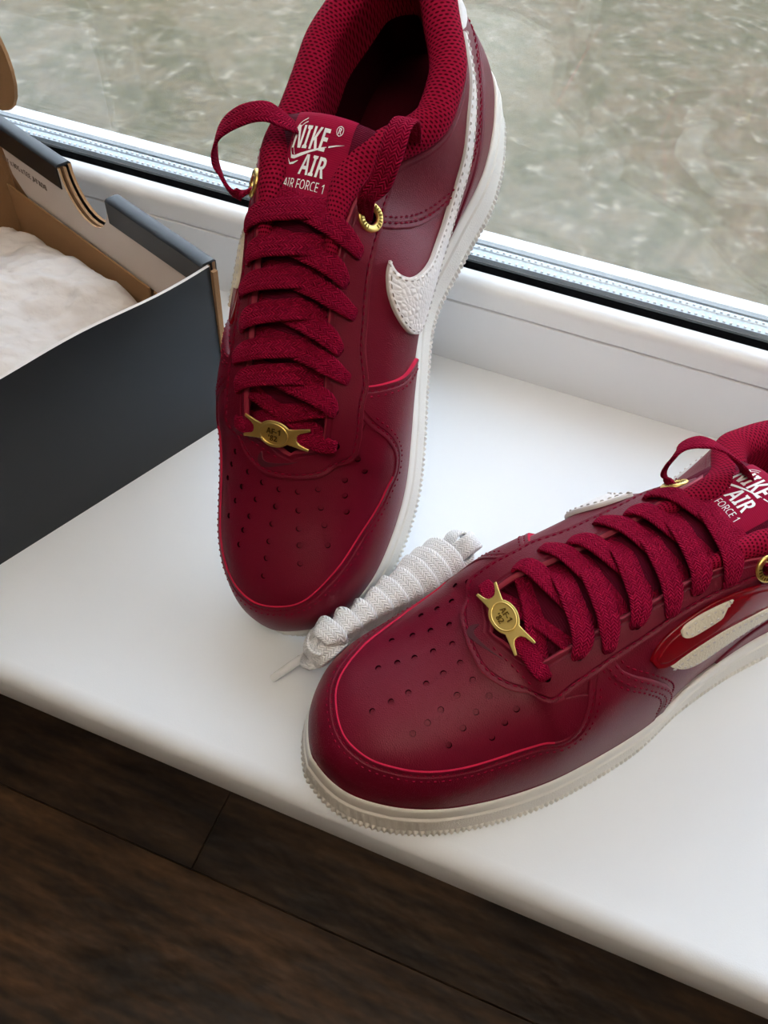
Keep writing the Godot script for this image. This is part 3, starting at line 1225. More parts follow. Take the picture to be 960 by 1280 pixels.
# a flat braided ribbon through points with their upward directions; w = width factors
func ribbon(pts: Array, ups: Array, width: float, thick: float, m: Material, wf: Array = [], step := 1.6, local := true) -> ArrayMesh:
	var P := []
	var U := []
	var F := []
	var n := pts.size()
	for k in n - 1:
		var a: Vector3 = pts[maxi(k - 1, 0)]
		var p: Vector3 = pts[k]
		var q: Vector3 = pts[k + 1]
		var z: Vector3 = pts[mini(k + 2, n - 1)]
		var c := maxi(2, int(ceil(p.distance_to(q) / step)))
		for s in c + (1 if k == n - 2 else 0):
			var t := s / float(c)
			P.append(p.cubic_interpolate(q, a, z, t))
			U.append(ups[k].lerp(ups[k + 1], t))
			F.append(lerpf(wf[k], wf[k + 1], smoothstep(0.0, 1.0, t)) if wf.size() else 1.0)
	var b := MB.new()
	var ns := 14
	var acc := 0.0
	for k in P.size():
		var t: Vector3 = (P[mini(k + 1, P.size() - 1)] - P[maxi(k - 1, 0)]).normalized()
		if k > 0:
			acc += P[k].distance_to(P[k - 1])
		var s: Vector3 = t.cross(U[k]).normalized()
		var up := s.cross(t)
		for q in ns + 1:
			var ang := TAU * q / ns
			var cx := signf(cos(ang)) * pow(absf(cos(ang)), 0.55)
			var cy := signf(sin(ang)) * pow(absf(sin(ang)), 0.8)
			var f: float = F[k]
			var pos: Vector3 = P[k] + s * cx * width * 0.5 * f + up * cy * thick * 0.5 * (1.0 + (1.0 - f) * 1.2)
			var nn: Vector3 = (s * cos(ang) * thick * 0.9 + up * sin(ang) * width * 0.5).normalized()
			var uv := Vector2(0.5 + 0.5 * cx, acc / 11.0)
			if local:
				b.add(G(pos), GN(nn), uv)
			else:
				b.add(pos * 0.001, nn, uv)
	b.grid(ns + 1, P.size(), 0)
	# end caps
	for e in [0, P.size() - 1]:
		var t: Vector3 = (P[mini(e + 1, P.size() - 1)] - P[maxi(e - 1, 0)]).normalized() * (1 if e else -1)
		var c := b.add(G(P[e]) if local else P[e] * 0.001, GN(t) if local else t)
		var o := []
		for q in ns:
			o.append(b.add(b.v[e * (ns + 1) + q], GN(t) if local else t))
		for q in ns:
			b.tri(c, o[q], o[(q + 1) % ns])
	return b.mesh(m)


func at(u: float, V: float, h: float) -> Vector3:
	sn(u, V)
	return qp + qn * h


func grid_normals(b: MB, base: int, w: int, h: int, wrap: bool, outward: Callable) -> void:
	for y in h:
		for x in w:
			var xa := base + y * w + ((x + 1) % w if wrap else mini(x + 1, w - 1))
			var xb := base + y * w + ((x + w - 1) % w if wrap else maxi(x - 1, 0))
			var ya := base + mini(y + 1, h - 1) * w + x
			var yb := base + maxi(y - 1, 0) * w + x
			var n := (b.v[xa] - b.v[xb]).cross(b.v[ya] - b.v[yb]).normalized()
			var o: Vector3 = outward.call(b.v[base + y * w + x])
			if n.dot(o) < 0:
				n = -n
			b.n[base + y * w + x] = n if n.length() > 0.5 else o.normalized()


func shoe(called: String, label: String, pos: Vector3, yaw: float, pitch: float, roll: float, mirror: float) -> void:
	mir = mirror
	var left := mirror > 0
	var t := thing(called, label, "sneaker", Transform3D(Basis(Vector3.UP, yaw) * Basis(Vector3.BACK, pitch) * Basis(Vector3.RIGHT, roll), pos))
	shell(t)
	sole(t)
	panels(t, left)
	collar(t)
	tongue(t, left)
	laces(t, left)
	for iu in 90:
		for iv in 49:
			var V := -1.0 + iv / 24.0
			sn(lerpf(0.45, 0.995, iu / 89.0), V)
			touch_p.append(t.transform * G(qp + qn * 2.4) * 1000.0)
			touch_n.append(t.transform.basis * GN(qn))
	for side in 2:
		for j in range(int(NL * 0.45), NL + 1, 6):
			var n2: Vector2 = OUTN[side][j]
			var o2: Vector2 = OUTP[side][j] + n2 * 1.2
			for f in 7:
				var y := lerpf(TY.sp[j], TY.sy[j] + 1.0, f / 6.0)
				touch_p.append(t.transform * G(Vector3(o2.x, y, o2.y)) * 1000.0)
				touch_n.append(t.transform.basis * GN(Vector3(n2.x, 0, n2.y)))


# the point moved out of the sneakers until it clears them by gap
func press(p: Vector3, gap: float) -> Vector3:
	for pass_no in 3:
		var best := 1e9
		var at_k := -1
		for k in touch_p.size():
			var d := p.distance_squared_to(touch_p[k])
			if d < best:
				best = d
				at_k = k
		var out := (p - touch_p[at_k]).dot(touch_n[at_k])
		if out >= gap:
			break
		p += touch_n[at_k] * (gap - out)
	return p


func shell(t: Node3D) -> void:
	var b := MB.new()
	var nu := 150
	var nv := 30
	for side in 2:
		var sg := 1.0 if side == 0 else -1.0
		var base := b.v.size()
		for iv in nv + 1:
			for iu in nu + 1:
				sn(lerpf(0.004, 0.996, iu / float(nu)), sg * (1.0 - iv / float(nv)), side)
				b.add(G(qp), GN(qn))
		b.grid(nu + 1, nv + 1, base)
	put("upper", b.mesh(M.leather), t)
	# lining inside and footbed
	b = MB.new()
	for side in 2:
		var sg := 1.0 if side == 0 else -1.0
		var base := b.v.size()
		for iv in 13:
			for iu in 71:
				sn(lerpf(0.012, 0.64, iu / 70.0), sg * (iv / 12.0 * 0.95), side)
				b.add(G(qp - qn * 4.5), GN(-qn))
		b.grid(71, 13, base)
	put("lining", b.mesh(M.lining), t)
	b = MB.new()
	var rim := []
	for k in 41:
		var p := sp(lerpf(0.02, 0.7, k / 40.0), 0.93, 0)
		var q := sp(lerpf(0.02, 0.7, k / 40.0), -0.93, 1)
		for f in 5:
			var z := p.lerp(q, 0.06 + 0.88 * f / 4.0)
			b.add(G(Vector3(z.x, 41.0 - 2.0 * sin(PI * f / 4.0), z.z)), Vector3.UP)
	b.grid(5, 41, 0)
	put("insole", b.mesh(M.lining), t)


func loop_u(n: int) -> Array:
	# [side, u] around the sole, evenly spaced along the outline
	var pts := []
	var acc := [0.0]
	for side in 2:
		for j in range(0, NL, 4):
			var k: int = j if side == 0 else NL - j
			pts.append([side, k])
	var pos := []
	for p in pts:
		pos.append(OUTP[p[0]][p[1]])
	for k in range(1, pts.size() + 1):
		acc.append(acc[k - 1] + (pos[k % pts.size()] as Vector2).distance_to(pos[k - 1]))
	var total: float = acc[pts.size()]
	var out := []
	var seg := 0
	for q in n:
		var d := total * q / n
		while acc[seg + 1] <= d:
			seg += 1
		var f: float = (d - acc[seg]) / maxf(acc[seg + 1] - acc[seg], 1e-6)
		var a: Array = pts[seg]
		var c: Array = pts[(seg + 1) % pts.size()]
		var pa: Vector2 = pos[seg]
		var pc: Vector2 = pos[(seg + 1) % pts.size()]
		var na: Vector2 = OUTN[a[0]][a[1]]
		var nc: Vector2 = OUTN[c[0]][c[1]]
		out.append([pa.lerp(pc, f), na.lerp(nc, f).normalized(), lerpf(TY.sy[a[1]], TY.sy[c[1]], f), lerpf(TY.sp[a[1]], TY.sp[c[1]], f), OUTP[a[0]][a[1]].x])
	return out


func sole(t: Node3D) -> void:
	var n := 1040
	var L := loop_u(n)
	# rows: inset, reference (1 = top edge, 0 = ground), offset
	var sets := [
		["midsole", M.rubber, [[6.5, 1, -2.5], [4.0, 1, 0.2], [3.2, 1, 0.9], [2.3, 1, 0.6], [1.8, 1, -0.4], [1.6, 1, -1.6], [1.1, 1, -6.0], [1.8, 1, -6.5], [1.8, 1, -7.3], [0.7, 1, -7.9], [0.5, 1, -8.6]]],
		["sidewall", M.stipple, [[0.5, 1, -8.6], [0.2, 1, -10.5], [-0.2, 0, 7.5], [0.1, 0, 6.6], [0.8, 0, 6.0]]],
		["outsole", M.rubber, [[0.8, 0, 6.0], [0.9, 0, 5.2], [-0.5, 0, 4.7], [-0.9, 0, 3.6], [-0.7, 0, 1.2], [0.4, 0, 0.0], [6.0, 0, 0.0]]],
	]
	for s in sets:
		var b := MB.new()
		var rows: Array = s[2]
		for r in rows.size():
			for k in n:
				var e: Array = L[k]
				var d: float = rows[r][0]
				var y: float = (e[2] if rows[r][1] == 1 else e[3]) + rows[r][2]
				if s[0] == "outsole" and r >= 2 and r <= 4:
					# ribbed foot edge, finer and knobbly round the toe
					var ph := k % 4
					if ph >= 2:
						d += 1.1
				if s[0] == "sidewall" and r >= 1 and r <= 2 and e[4] > 262:
					d += 0.5 * sin(k * 1.9) * sin(r * 2.0 + k * 0.7)
				var p: Vector2 = e[0] - e[1] * d
				b.add(G(Vector3(p.x, maxf(y, 0.0), p.y)), Vector3.UP)
		var idx := 0
		grid_normals(b, 0, n, rows.size(), true, func(q: Vector3) -> Vector3:
			var x: float = q.x / SC
			return Vector3(0.15 if x > 150 else -0.15, 0.1, signf(q.z + 0.006 * mir)) if x < 285 and x > 10 else Vector3(1 if x > 150 else -1, 0.1, 0))
		# trust the outline normals for orientation
		for r in rows.size():
			for k in n:
				var nn: Vector2 = L[k][1]
				var o := Vector3(nn.x, 0.25 if r < 4 and s[0] == "midsole" else -0.05, nn.y * mir)
				if s[0] == "outsole" and r >= 5:
					o = Vector3(nn.x * 0.3, -1, nn.y * 0.3 * mir)
				if b.n[r * n + k].dot(o) < 0:
					b.n[r * n + k] = -b.n[r * n + k]
		b.grid(n, rows.size(), 0, true)
		if s[0] == "outsole":
			var c := b.add(G(Vector3(145, 0.3, -6)), Vector3.DOWN)
			var ring := []
			for k in range(0, n, 8):
				ring.append(b.add(b.v[(rows.size() - 1) * n + k], Vector3.DOWN))
			for k in ring.size():
				b.tri(c, ring[k], ring[(k + 1) % ring.size()])
		put(s[0], b.mesh(s[1]), t)


const SOFT := [[0.0, -0.25], [0.12, 0.55], [0.45, 1.0], [1.5, 1.05], [2.2, 0.7], [3.0, 1.05]]
const SLIM := [[0.0, -0.25], [0.12, 0.55], [0.4, 1.0], [0.9, 1.05]]

func panels(t: Node3D, left: bool) -> void:
	var sb := MB.new()
	# line of the toe guard's raw edge, medial to lateral
	var line := curve(dom([[.600, .16], [.610, .26], [.617, .43], [.634, .59], [.682, .632], [.737, .545], [.794, .46], [.855, .32], [.879, .13], [.887, -.11], [.871, -.35], [.842, -.48], [.804, -.56], [.749, -.592], [.684, -.586], [.640, -.52], [.620, -.36], [.610, -.22], [.600, -.13]]), 6)
	# perforated toe box, tucked under the guard and the eyestay
	var tb := curve(dom([[.60, .25], [.604, .45], [.626, .63], [.682, .69], [.742, .61], [.80, .525], [.866, .37], [.894, .14], [.902, -.13], [.884, -.40], [.85, -.54], [.808, -.625], [.749, -.655], [.68, -.645], [.628, -.57], [.606, -.38], [.61, -.28], [.645, -.2], [.676, -.1], [.68, 0.0], [.676, .1], [.645, .18]]), 5, true)
	var holes := []
	for h in [[.659, .38], [.649, .25], [.712, .405], [.694, .36], [.677, .315], [.762, .345], [.737, .285], [.717, .235], [.697, .19], [.799, .195], [.774, .16], [.752, .133], [.729, .105], [.707, .078], [.835, -.033], [.807, -.035], [.782, -.034], [.757, -.033], [.733, -.03], [.711, -.028], [.802, -.267], [.779, -.236], [.757, -.195], [.732, -.162], [.709, -.13],
		[.767, -.413], [.743, -.342], [.722, -.287], [.702, -.236], [.717, -.46], [.699, -.402], [.683, -.343]]:
		holes.append([Vector2(h[0] * DU, h[1] * DV), 1.28])
	panel("toe_box", t, tb, 0.1, 0.9, M.leather, M.leather, SLIM, 2.4, holes, 0.0, 1.8, M.pit)
	# toe guard: from seam to seam round the toe
	var tg := PackedVector2Array()
	tg.append_array(dom([[.487, .985], [.53, .985], [.6, .985], [.7, .985], [.8, .985], [.9, .985], [.955, .985], [.985, .9], [.99, .4], [.99, -.4], [.985, -.9], [.955, -.985], [.9, -.985], [.8, -.985], [.7, -.985], [.6, -.985], [.53, -.985], [.487, -.985]]))
	var seam_l := curve(dom([[.487, -.985], [.506, -.72], [.541, -.487], [.561, -.373], [.574, -.28], [.579, -.205], [.583, -.13]]), 6)
	var seam_m := curve(dom([[.572, .14], [.568, .21], [.556, .335], [.538, .50], [.508, .70], [.487, .985]]), 6)
	tg.append_array(seam_l.slice(1))
	var rev := line.duplicate()
	rev.reverse()
	tg.append_array(rev)
	tg.append_array(seam_m.slice(0, seam_m.size() - 1))
	panel("toe_guard", t, tg, 0.1, 1.7, M.leather, M.edge, SOFT, 2.4, [], 0.0, 1.8, null, func(q: Vector2) -> bool: return q.x < 0.655 * DU and (q.y < 0 or q.x > 0.575 * DU))
	for d in [2.2, 4.6]:
		var hs := 1.2 if d < 3.0 else 1.68
		stitches(sb, offset_path(line.slice(5, line.size() - 5), d), hs, 2.9, 2.1, 0.4)
		stitches(sb, offset_path(seam_l.slice(3), -d), hs)
		stitches(sb, offset_path(seam_m.slice(0, seam_m.size() - 3), -d), hs)
	var strip := offset_path(seam_l.slice(2), 1.4)
	var back := offset_path(seam_l.slice(2), -3.6)
	back.reverse()
	strip.append_array(back)
	panel("seam_strip", t, strip, 0.4, 2.3, M.leather, M.leather, SLIM)
	stitches(sb, offset_path(seam_l.slice(4), -2.4), 2.25)
	stitches(sb, offset_path(seam_l.slice(4), 0.2), 2.25)
	stitches(sb, offset_path(seam_l.slice(4), 3.4), 0.1)
	# collar panel on each side, edged by a double seam
	for s in [1.0, -1.0]:
		var cs := curve(dom([[.415, .05 * s], [.405, .12 * s], [.393, .185 * s], [.37, .28 * s], [.338, .365 * s], [.29, .43 * s], [.2, .46 * s], [.1, .46 * s], [.02, .46 * s]]), 6)
		var poly := cs.duplicate()
		poly.append_array(dom([[.02, .012 * s], [.1, .012 * s], [.2, .012 * s], [.28, .012 * s], [.33, .012 * s], [.38, .012 * s]]))
		panel("collar_panel", t, poly, 0.05, 1.0, M.leather, M.leather, SOFT)
		stitches(sb, offset_path(cs, 2.2 * s), 1.0)
		stitches(sb, offset_path(cs, 4.6 * s), 1.25)
		# heel counter over the sole
		var hc := curve(dom([[.36, .985 * s], [.31, .72 * s], [.25, .58 * s], [.15, .5 * s], [.02, .47 * s]]), 6)
		poly = hc.duplicate()
		poly.append_array(dom([[.012, .985 * s], [.1, .985 * s], [.2, .985 * s], [.3, .985 * s]]))
		panel("heel_counter", t, poly, 0.05, 1.1, M.leather, M.leather, SOFT)
	# eyestay: one piece round the throat
	var ey := PackedVector2Array()
	var outer := curve(dom([[.352, .03], [.366, .075], [.404, .107], [.454, .127], [.506, .158], [.534, .17], [.567, .212], [.594, .2], [.632, .215], [.660, .228], [.680, .19], [.693, .05], [.697, -.12], [.680, -.245], [.657, -.262], [.628, -.205], [.591, -.187], [.554, -.18], [.514, -.153], [.471, -.14], [.424, -.115], [.38, -.075], [.352, -.03]]), 6)
	ey.append_array(outer)
	ey.append_array(dom([[.36, -.004], [.4, -.004], [.44, -.004], [.5, -.004], [.56, -.004], [.62, -.004], [.645, -.004], [.656, -.006], [.664, -.004], [.667, 0.0], [.664, .004], [.656, .006], [.645, .004], [.62, .004], [.56, .004], [.5, .004], [.44, .004], [.4, .004], [.36, .004]]))
	var eh := []
	for e in EM.slice(0, 7) + EL.slice(0, 7):
		eh.append([Vector2(e[0] * DU, e[1] * DV), 1.7])
	for e in [EM[7], EL[7]]:
		eh.append([Vector2(e[0] * DU, e[1] * DV), 2.7])
	panel("eyestay", t, ey, 1.0, 2.9, M.leather, M.fold, SOFT, 2.4, eh, 0.0, 1.8, M.pit)
	stitches(sb, offset_path(outer, -2.2), 2.75)
	var inner_st := curve(dom([[.40, .055], [.45, .10], [.506, .128], [.56, .14], [.62, .15], [.655, .12], [.672, .03], [.672, -.08], [.655, -.17], [.62, -.15], [.56, -.14], [.514, -.128], [.45, -.11], [.40, -.085]]), 6)
	stitches(sb, inner_st.slice(40, inner_st.size() - 30), 3.1)
	swooshes(t, sb)
	put("stitching", sb.mesh(M.thread), t, "stuff")
	# small embossed tick on the eyestay's front
	var tick := []
	for q in [[6.6, 2.0], [1.5, -0.2], [-2.6, -1.1], [-4.3, -0.4], [-4.6, 1.9], [-6.0, 0.2], [-6.3, -1.6], [-4.8, -2.9], [-2.2, -2.7], [2.0, -0.9]]:
		tick.append([0.6785 - q[1] / 300.0, (q[0] / 68.0 - 0.02) * (-1.0 if left else 1.0) - 0.03])
	panel("embossed_tick", t, curve(dom(tick), 3, true), 2.7, 3.4, M.tick, M.tick, [[0.0, 0.0], [0.1, 1.0], [0.2, 1.0]], 1.5, [], 0.0, 0.7)
	# heel tab
	for s in [1.0, -1.0]:
		panel("heel_tab", t, dom([[.012, .015 * s], [.05, .015 * s], [.1, .012 * s], [.142, .012 * s], [.125, .10 * s], [.10, .20 * s], [.05, .32 * s], [.012, .34 * s]]), 0.8, 2.3, M.tumbled, M.tumbled, SLIM)
	# gold eyelets
	for e in [EM[7], EL[7]]:
		sn(e[0], e[1])
		var b := MB.new()
		var t1 := qu.normalized()
		var t2 := qn.cross(t1)
		var pr := [[5.7, 2.7, Vector2(1, -0.2)], [5.75, 3.3, Vector2(0.9, 0.4)], [5.3, 3.9, Vector2(0.4, 0.9)], [4.6, 4.05, Vector2(0, 1)], [3.5, 3.9, Vector2(-0.3, 0.9)], [2.9, 3.3, Vector2(-0.9, 0.4)], [2.75, 1.2, Vector2(-1, 0)]]
		for r in pr:
			for k in 36:
				var a := TAU * k / 36.0
				var d := t1 * cos(a) + t2 * sin(a)
				b.add(G(qp + d * r[0] + qn * r[1]), GN((d * r[2].x + qn * r[2].y).normalized()))
		b.grid(36, pr.size(), 0, true)
		var ring := put("eyelet_ring", b.mesh(M.gold), t)
		# raised ticks of the worn lettering stamped round the ring
		b = MB.new()
		for k in 22:
			if k % 11 < 8:
				var a := TAU * k / 22.0
				var d := t1 * cos(a) + t2 * sin(a)
				var e2 := qn.cross(d)
				var bs := Basis(GN(d), GN(qn), GN(e2))
				b.box(G(qp + d * 4.3 + qn * 4.0), Vector3(1.3, 0.28, 0.34 + 0.2 * (k % 3)) * 0.001, bs)
		put("stamp", b.mesh(M.dark_gold), ring, "stuff")


# eyelet places, front to back; the last is the gold one
const EM := [[.642, .075], [.607, .042], [.569, .092], [.544, .053], [.506, .088], [.479, .042], [.446, .062], [.406, .058]]
const EL := [[.644, -.085], [.609, -.06], [.579, -.105], [.546, -.068], [.511, -.1], [.479, -.064], [.446, -.085], [.398, -.052]]


# a path moved sideways over the surface by d mm (positive = left of its run as seen from outside on the left shoe)
func offset_path(path: PackedVector2Array, d: float) -> PackedVector2Array:
	var o := PackedVector2Array()
	var n := path.size()
	for k in n:
		var a := p3(path[maxi(k - 1, 0)])
		var c := p3(path[mini(k + 1, n - 1)])
		var p := path[k]
		sn(p.x / DU, p.y / DV)
		var hand := signf(qu.cross(qv).dot(qn))
		var q := p + shift(qn.cross((c - a).normalized()) * hand * d)
		if p.y >= 0 and q.y < 0 and p.x < 0.66 * DU:
			q.y = 0.1
		if p.y < 0 and q.y > 0 and p.x < 0.66 * DU:
			q.y = -0.1
		o.append(q)
	return o


func swooshes(t: Node3D, sb: MB) -> void:
	var wb := MB.new()
	# medial: the plain white swoosh, its tail rising to the heel tab
	var up := curve(dom([[.436, .182], [.444, .235], [.441, .315], [.425, .385], [.396, .44], [.355, .44], [.322, .37], [.291, .26], [.24, .135], [.198, .085], [.14, .03]]), 6)
	var dn := curve(dom([[.128, .115], [.165, .155], [.20, .215], [.25, .30], [.288, .40], [.325, .52], [.365, .63], [.41, .66], [.455, .65], [.484, .585], [.495, .47], [.494, .38], [.486, .295], [.472, .23], [.453, .192], [.436, .182]]), 6)
	var poly := up.duplicate()
	poly.append_array(dn.slice(0, dn.size() - 1))
	panel("swoosh", t, poly, 0.6, 2.2, M.tumbled, M.white_thread, SLIM)
	stitches(wb, offset_path(up.slice(1), -1.6), 2.4)
	stitches(wb, offset_path(dn.slice(0, dn.size() - 3), -1.6), 2.4)
	# lateral: glossy red inset, upper white piece, long lower white swoosh
	var pat := curve(dom([[.542, -.31], [.536, -.262], [.523, -.215], [.504, -.186], [.47, -.162], [.43, -.15], [.39, -.145], [.34, -.14], [.30, -.135], [.28, -.15]]), 6)
	pat.append_array(curve(dom([[.27, -.20], [.33, -.30], [.396, -.36], [.461, -.395], [.501, -.42], [.523, -.425], [.536, -.39]]), 6))
	panel("patent_inset", t, pat, 0.2, 1.3, M.patent, M.patent, SOFT, 2.4, [], 0.0)
	stitches(sb, offset_path(pat, 2.0), 0.7)
	var wu := curve(dom([[.461, -.273], [.472, -.284], [.488, -.292], [.50, -.285], [.506, -.25], [.503, -.205], [.488, -.188], [.465, -.183], [.443, -.177]]), 5)
	wu.append_array(curve(dom([[.4455, -.19], [.4505, -.21], [.454, -.235], [.4575, -.262]]), 4))
	var o := panel("upper_swoosh", t, wu, 1.2, 2.5, M.cream, M.cream, SLIM)
	stitches(wb, offset_path(wu, 1.5), 2.45, 2.9, 2.0, 0.36)
	var wl := curve(dom([[.521, -.425], [.501, -.40], [.461, -.378], [.396, -.335], [.34, -.27], [.28, -.19], [.22, -.11], [.15, -.04]]), 6)
	var w2 := curve(dom([[.135, -.11], [.20, -.22], [.28, -.34], [.34, -.43], [.396, -.50], [.454, -.545], [.484, -.545], [.506, -.50], [.521, -.425]]), 6)
	var pl := wl.duplicate()
	pl.append_array(w2.slice(0, w2.size() - 1))
	panel("swoosh", t, pl, 0.5, 2.2, M.cream, M.cream, SLIM)
	stitches(wb, offset_path(wl, 1.6), 2.2)
	stitches(wb, offset_path(w2, 1.6), 2.2)
	put("light_stitching", wb.mesh(M.white_thread), t, "stuff")


# top line from the medial throat round the heel to the lateral throat
func top_line(u0: float, n: int) -> Array:
	var o := []
	for k in n:
		var u := lerpf(u0, 0.004, k / float(n - 1))
		o.append([u, 0])
	for k in range(n - 2, -1, -1):
		var u := lerpf(u0, 0.004, k / float(n - 1))
		o.append([u, 1])
	return o


func collar(t: Node3D) -> void:
	var L := top_line(0.475, 90)
	var b := MB.new()
	var P := []
	for e in L:
		P.append(sp(e[0], 0.0, e[1]))
	var acc := 0.0
	var ns := 20
	for k in P.size():
		if k:
			acc += P[k].distance_to(P[k - 1])
		var tg: Vector3 = (P[mini(k + 2, P.size() - 1)] - P[maxi(k - 2, 0)])
		tg.y = 0
		tg = tg.normalized()
		# inward: towards the foot
		var inward := Vector3.UP.cross(tg)
		var mid: Vector3 = P[k].lerp(P[P.size() - 1 - k], 0.5) + Vector3(14 if L[k][0] < 0.06 else 0, 0, 0)
		if inward.dot(mid - P[k]) < 0:
			inward = -inward
		var f := smoothstep(0.475, 0.33, L[k][0])
		var rx := lerpf(2.6, 7.6, f)
		var ry := lerpf(3.0, 6.5, f)
		var c: Vector3 = P[k] + inward * (rx - 1.6) + Vector3(0, lerpf(1.2, 1.8, f), 0)
		for q in ns + 1:
			var a := -0.75 + (PI + 1.6) * q / ns
			var d := -inward * cos(a) + Vector3.UP * sin(a)
			var pp := c - inward * cos(a) * rx + Vector3.UP * sin(a) * ry
			if a > PI:
				# runs down as lining
				var e := (a - PI) / 0.85
				pp = c + inward * (rx - 1.5 * e) - Vector3.UP * e * 22.0
				d = (inward + Vector3.UP * 0.1).normalized()
			b.add(G(pp), GN((-inward * cos(a) / rx + Vector3.UP * sin(a) / ry).normalized() if a <= PI else d), Vector2(q * 3.6 / ns, acc / 6.4))
	b.grid(ns + 1, P.size(), 0)
	put("collar", b.mesh(M.knit), t)


# tongue surface: a along its length (0 = front, 1 = top), c across (-1..1)
func tongue_point(a: float, c: float, h: float, left: bool) -> Vector3:
	var u := lerpf(0.69, 0.315, a)
	var j := int(u * NL)
	var x: float = TY.x[j]
	var med: float = TY.w[0][j]
	var lat: float = TY.w[1][j]
	if u < 0.46:
		var j2 := int(0.46 * NL)
		med = TY.w[0][j2]
		lat = TY.w[1][j2]
	if u > 0.625:
		var j3 := int(0.625 * NL)
		med = TY.w[0][j3]
		lat = TY.w[1][j3]
	var off := (1.5 if left else -2.0) * smoothstep(0.4, 0.8, a)
	var ctr := (med + lat) * 0.5 + off
	var y: float = TY.yt[j] if u > 0.40 else TY.yt[int(0.40 * NL)] + (0.40 - u) * 60.0
	y += lerpf(-9.0, 1.5, smoothstep(0.0, 0.28, a)) - 8.0 * c * c
	return Vector3(x, y + h, ctr + c * 24.0)


func tongue(t: Node3D, left: bool) -> void:
	var b := MB.new()
	var na := 60
	var nr := 28
	for k in na + 1:
		var a := k / float(na)
		var th := 3.4 * sqrt(clampf((1.0 - a) / 0.05, 0.0, 1.0))
		for q in nr:
			var an := TAU * q / nr
			var c := cos(an) * lerpf(1.0, 0.93, smoothstep(0.94, 1.0, a))
			var s := signf(sin(an)) * pow(absf(sin(an)), 0.6)
			var p := tongue_point(a, c, s * th - 2.5, left)
			b.add(G(p), Vector3.UP)
	grid_normals(b, 0, nr, na + 1, true, func(_q: Vector3) -> Vector3: return Vector3.UP)
	for k in na + 1:
		for q in nr:
			var an := TAU * q / nr
			var id := k * nr + q
			var o := Vector3(0, sin(an) + 0.02, cos(an) * mir * 0.8)
			if b.n[id].dot(o) < 0:
				b.n[id] = -b.n[id]
	b.grid(nr, na + 1, 0, true)
	var tn := put("tongue", b.mesh(M.nylon), t)
	# lace keeper strap across the tongue
	b = MB.new()
	for k in 9:
		for q in 2:
			var p := tongue_point(0.42 + 0.10 * q + 0.03 * (k - 4) / 4.0, (k - 4) / 4.0 * 0.55, 1.7, left)
			b.add(G(p), Vector3.UP)
	b.grid(2, 9, 0)
	put("lace_keeper", b.mesh(M.nylon), tn)
	# woven label
	b = MB.new()
	var c0 := -0.5
	var c1 := 0.52
	var a0 := 0.745
	var a1 := 1.0
	var lp := func(x: float, y: float, h: float) -> Vector3:
		# x 0..1 from lateral to medial, y 0..1 from the lower edge up to the fold
		var c := lerpf(c0, c1, x)
		var a := lerpf(a0, a1, y)
		var th := 3.4 * sqrt(clampf((1.0 - a) / 0.05, 0.0, 1.0))
		return tongue_point(a, c, th * pow(sqrt(maxf(0.0, 1.0 - c * c)), 0.6) - 2.5 + h, left)
	for iy in 25:
		for ix in 15:
			b.add(G(lp.call(ix / 14.0, iy / 24.0, 0.5)), Vector3.UP)
	grid_normals(b, 0, 15, 25, false, func(_q: Vector3) -> Vector3: return Vector3(-0.3, 1, 0))
	b.grid(15, 25, 0)
	var lab := put("tongue_label", b.mesh(M.label), tn)
	# print; the text reads with its top towards the fold, from the viewer facing the toe
	var pb := MB.new()
	var glyphs := func(s: String, x: float, y: float, size: float, sx: float, slant: float, bold: bool) -> void:
		var m := text(s, size, 0.0004, bold)
		var arr := m.surface_get_arrays(0)
		var vs: PackedVector3Array = arr[Mesh.ARRAY_VERTEX]
		var ix: PackedInt32Array = arr[Mesh.ARRAY_INDEX]
		var base := pb.v.size()
		for v in vs:
			var px: float = x + (v.x * sx + v.y * slant)
			var py: float = y + v.y
			if mir < 0:
				px = px
			var xx := px if mir < 0 else 1.0 - px
			xx = px
			var fx := xx if mir < 0 else 1.0 - xx
			pb.add(G(lp.call(fx, py, 0.68)), Vector3.UP)
		for k in range(0, ix.size(), 3):
			if absf(vs[ix[k]].z - vs[ix[k + 1]].z) < 1e-6 and absf(vs[ix[k]].z - vs[ix[k + 2]].z) < 1e-6 and vs[ix[k]].z > 0:
				pb.tri(base + ix[k], base + ix[k + 1], base + ix[k + 2])
	glyphs.call("NIKE", 0.36, 0.66, 0.36, 0.72, 0.12, true)
	glyphs.call("AIR", 0.52, 0.36, 0.32, 0.8, 0.12, true)
	glyphs.call("AIR FORCE 1", 0.44, 0.14, 0.14, 0.95, 0.0, false)
	glyphs.call("®", 0.80, 0.80, 0.16, 0.9, 0.0, false)
	# long thin tick under the word and the arcs of the globe
	var strip := func(pts: Array) -> void:
		var base := pb.v.size()
		for p in pts:
			for e in [-1.0, 1.0]:
				var fx: float = p[0] if mir < 0 else 1.0 - p[0]
				pb.add(G(lp.call(fx, p[1] + e * p[2], 0.7)), Vector3.UP)
		pb.grid(2, pts.size(), base)
	strip.call([[.06, .52, .002], [.10, .44, .018], [.16, .435, .022], [.26, .465, .02], [.42, .52, .014], [.60, .575, .009], [.66, .595, .005]])
	strip.call([[.69, .60, .008], [.80, .635, .007], [.92, .67, .002]])
	strip.call([[.05, .42, .004], [.10, .36, .012], [.17, .37, .012], [.24, .40, .004]])
	for r in [0.30, 0.25]:
		var arc := []
		for k in 15:
			var an := PI * 0.62 + PI * 0.62 * k / 14.0
			arc.append([.34 + r * cos(an), .62 + r * 0.95 * sin(an), .006])
		strip.call(arc)
	put("label_print", pb.mesh(M.print), lab)


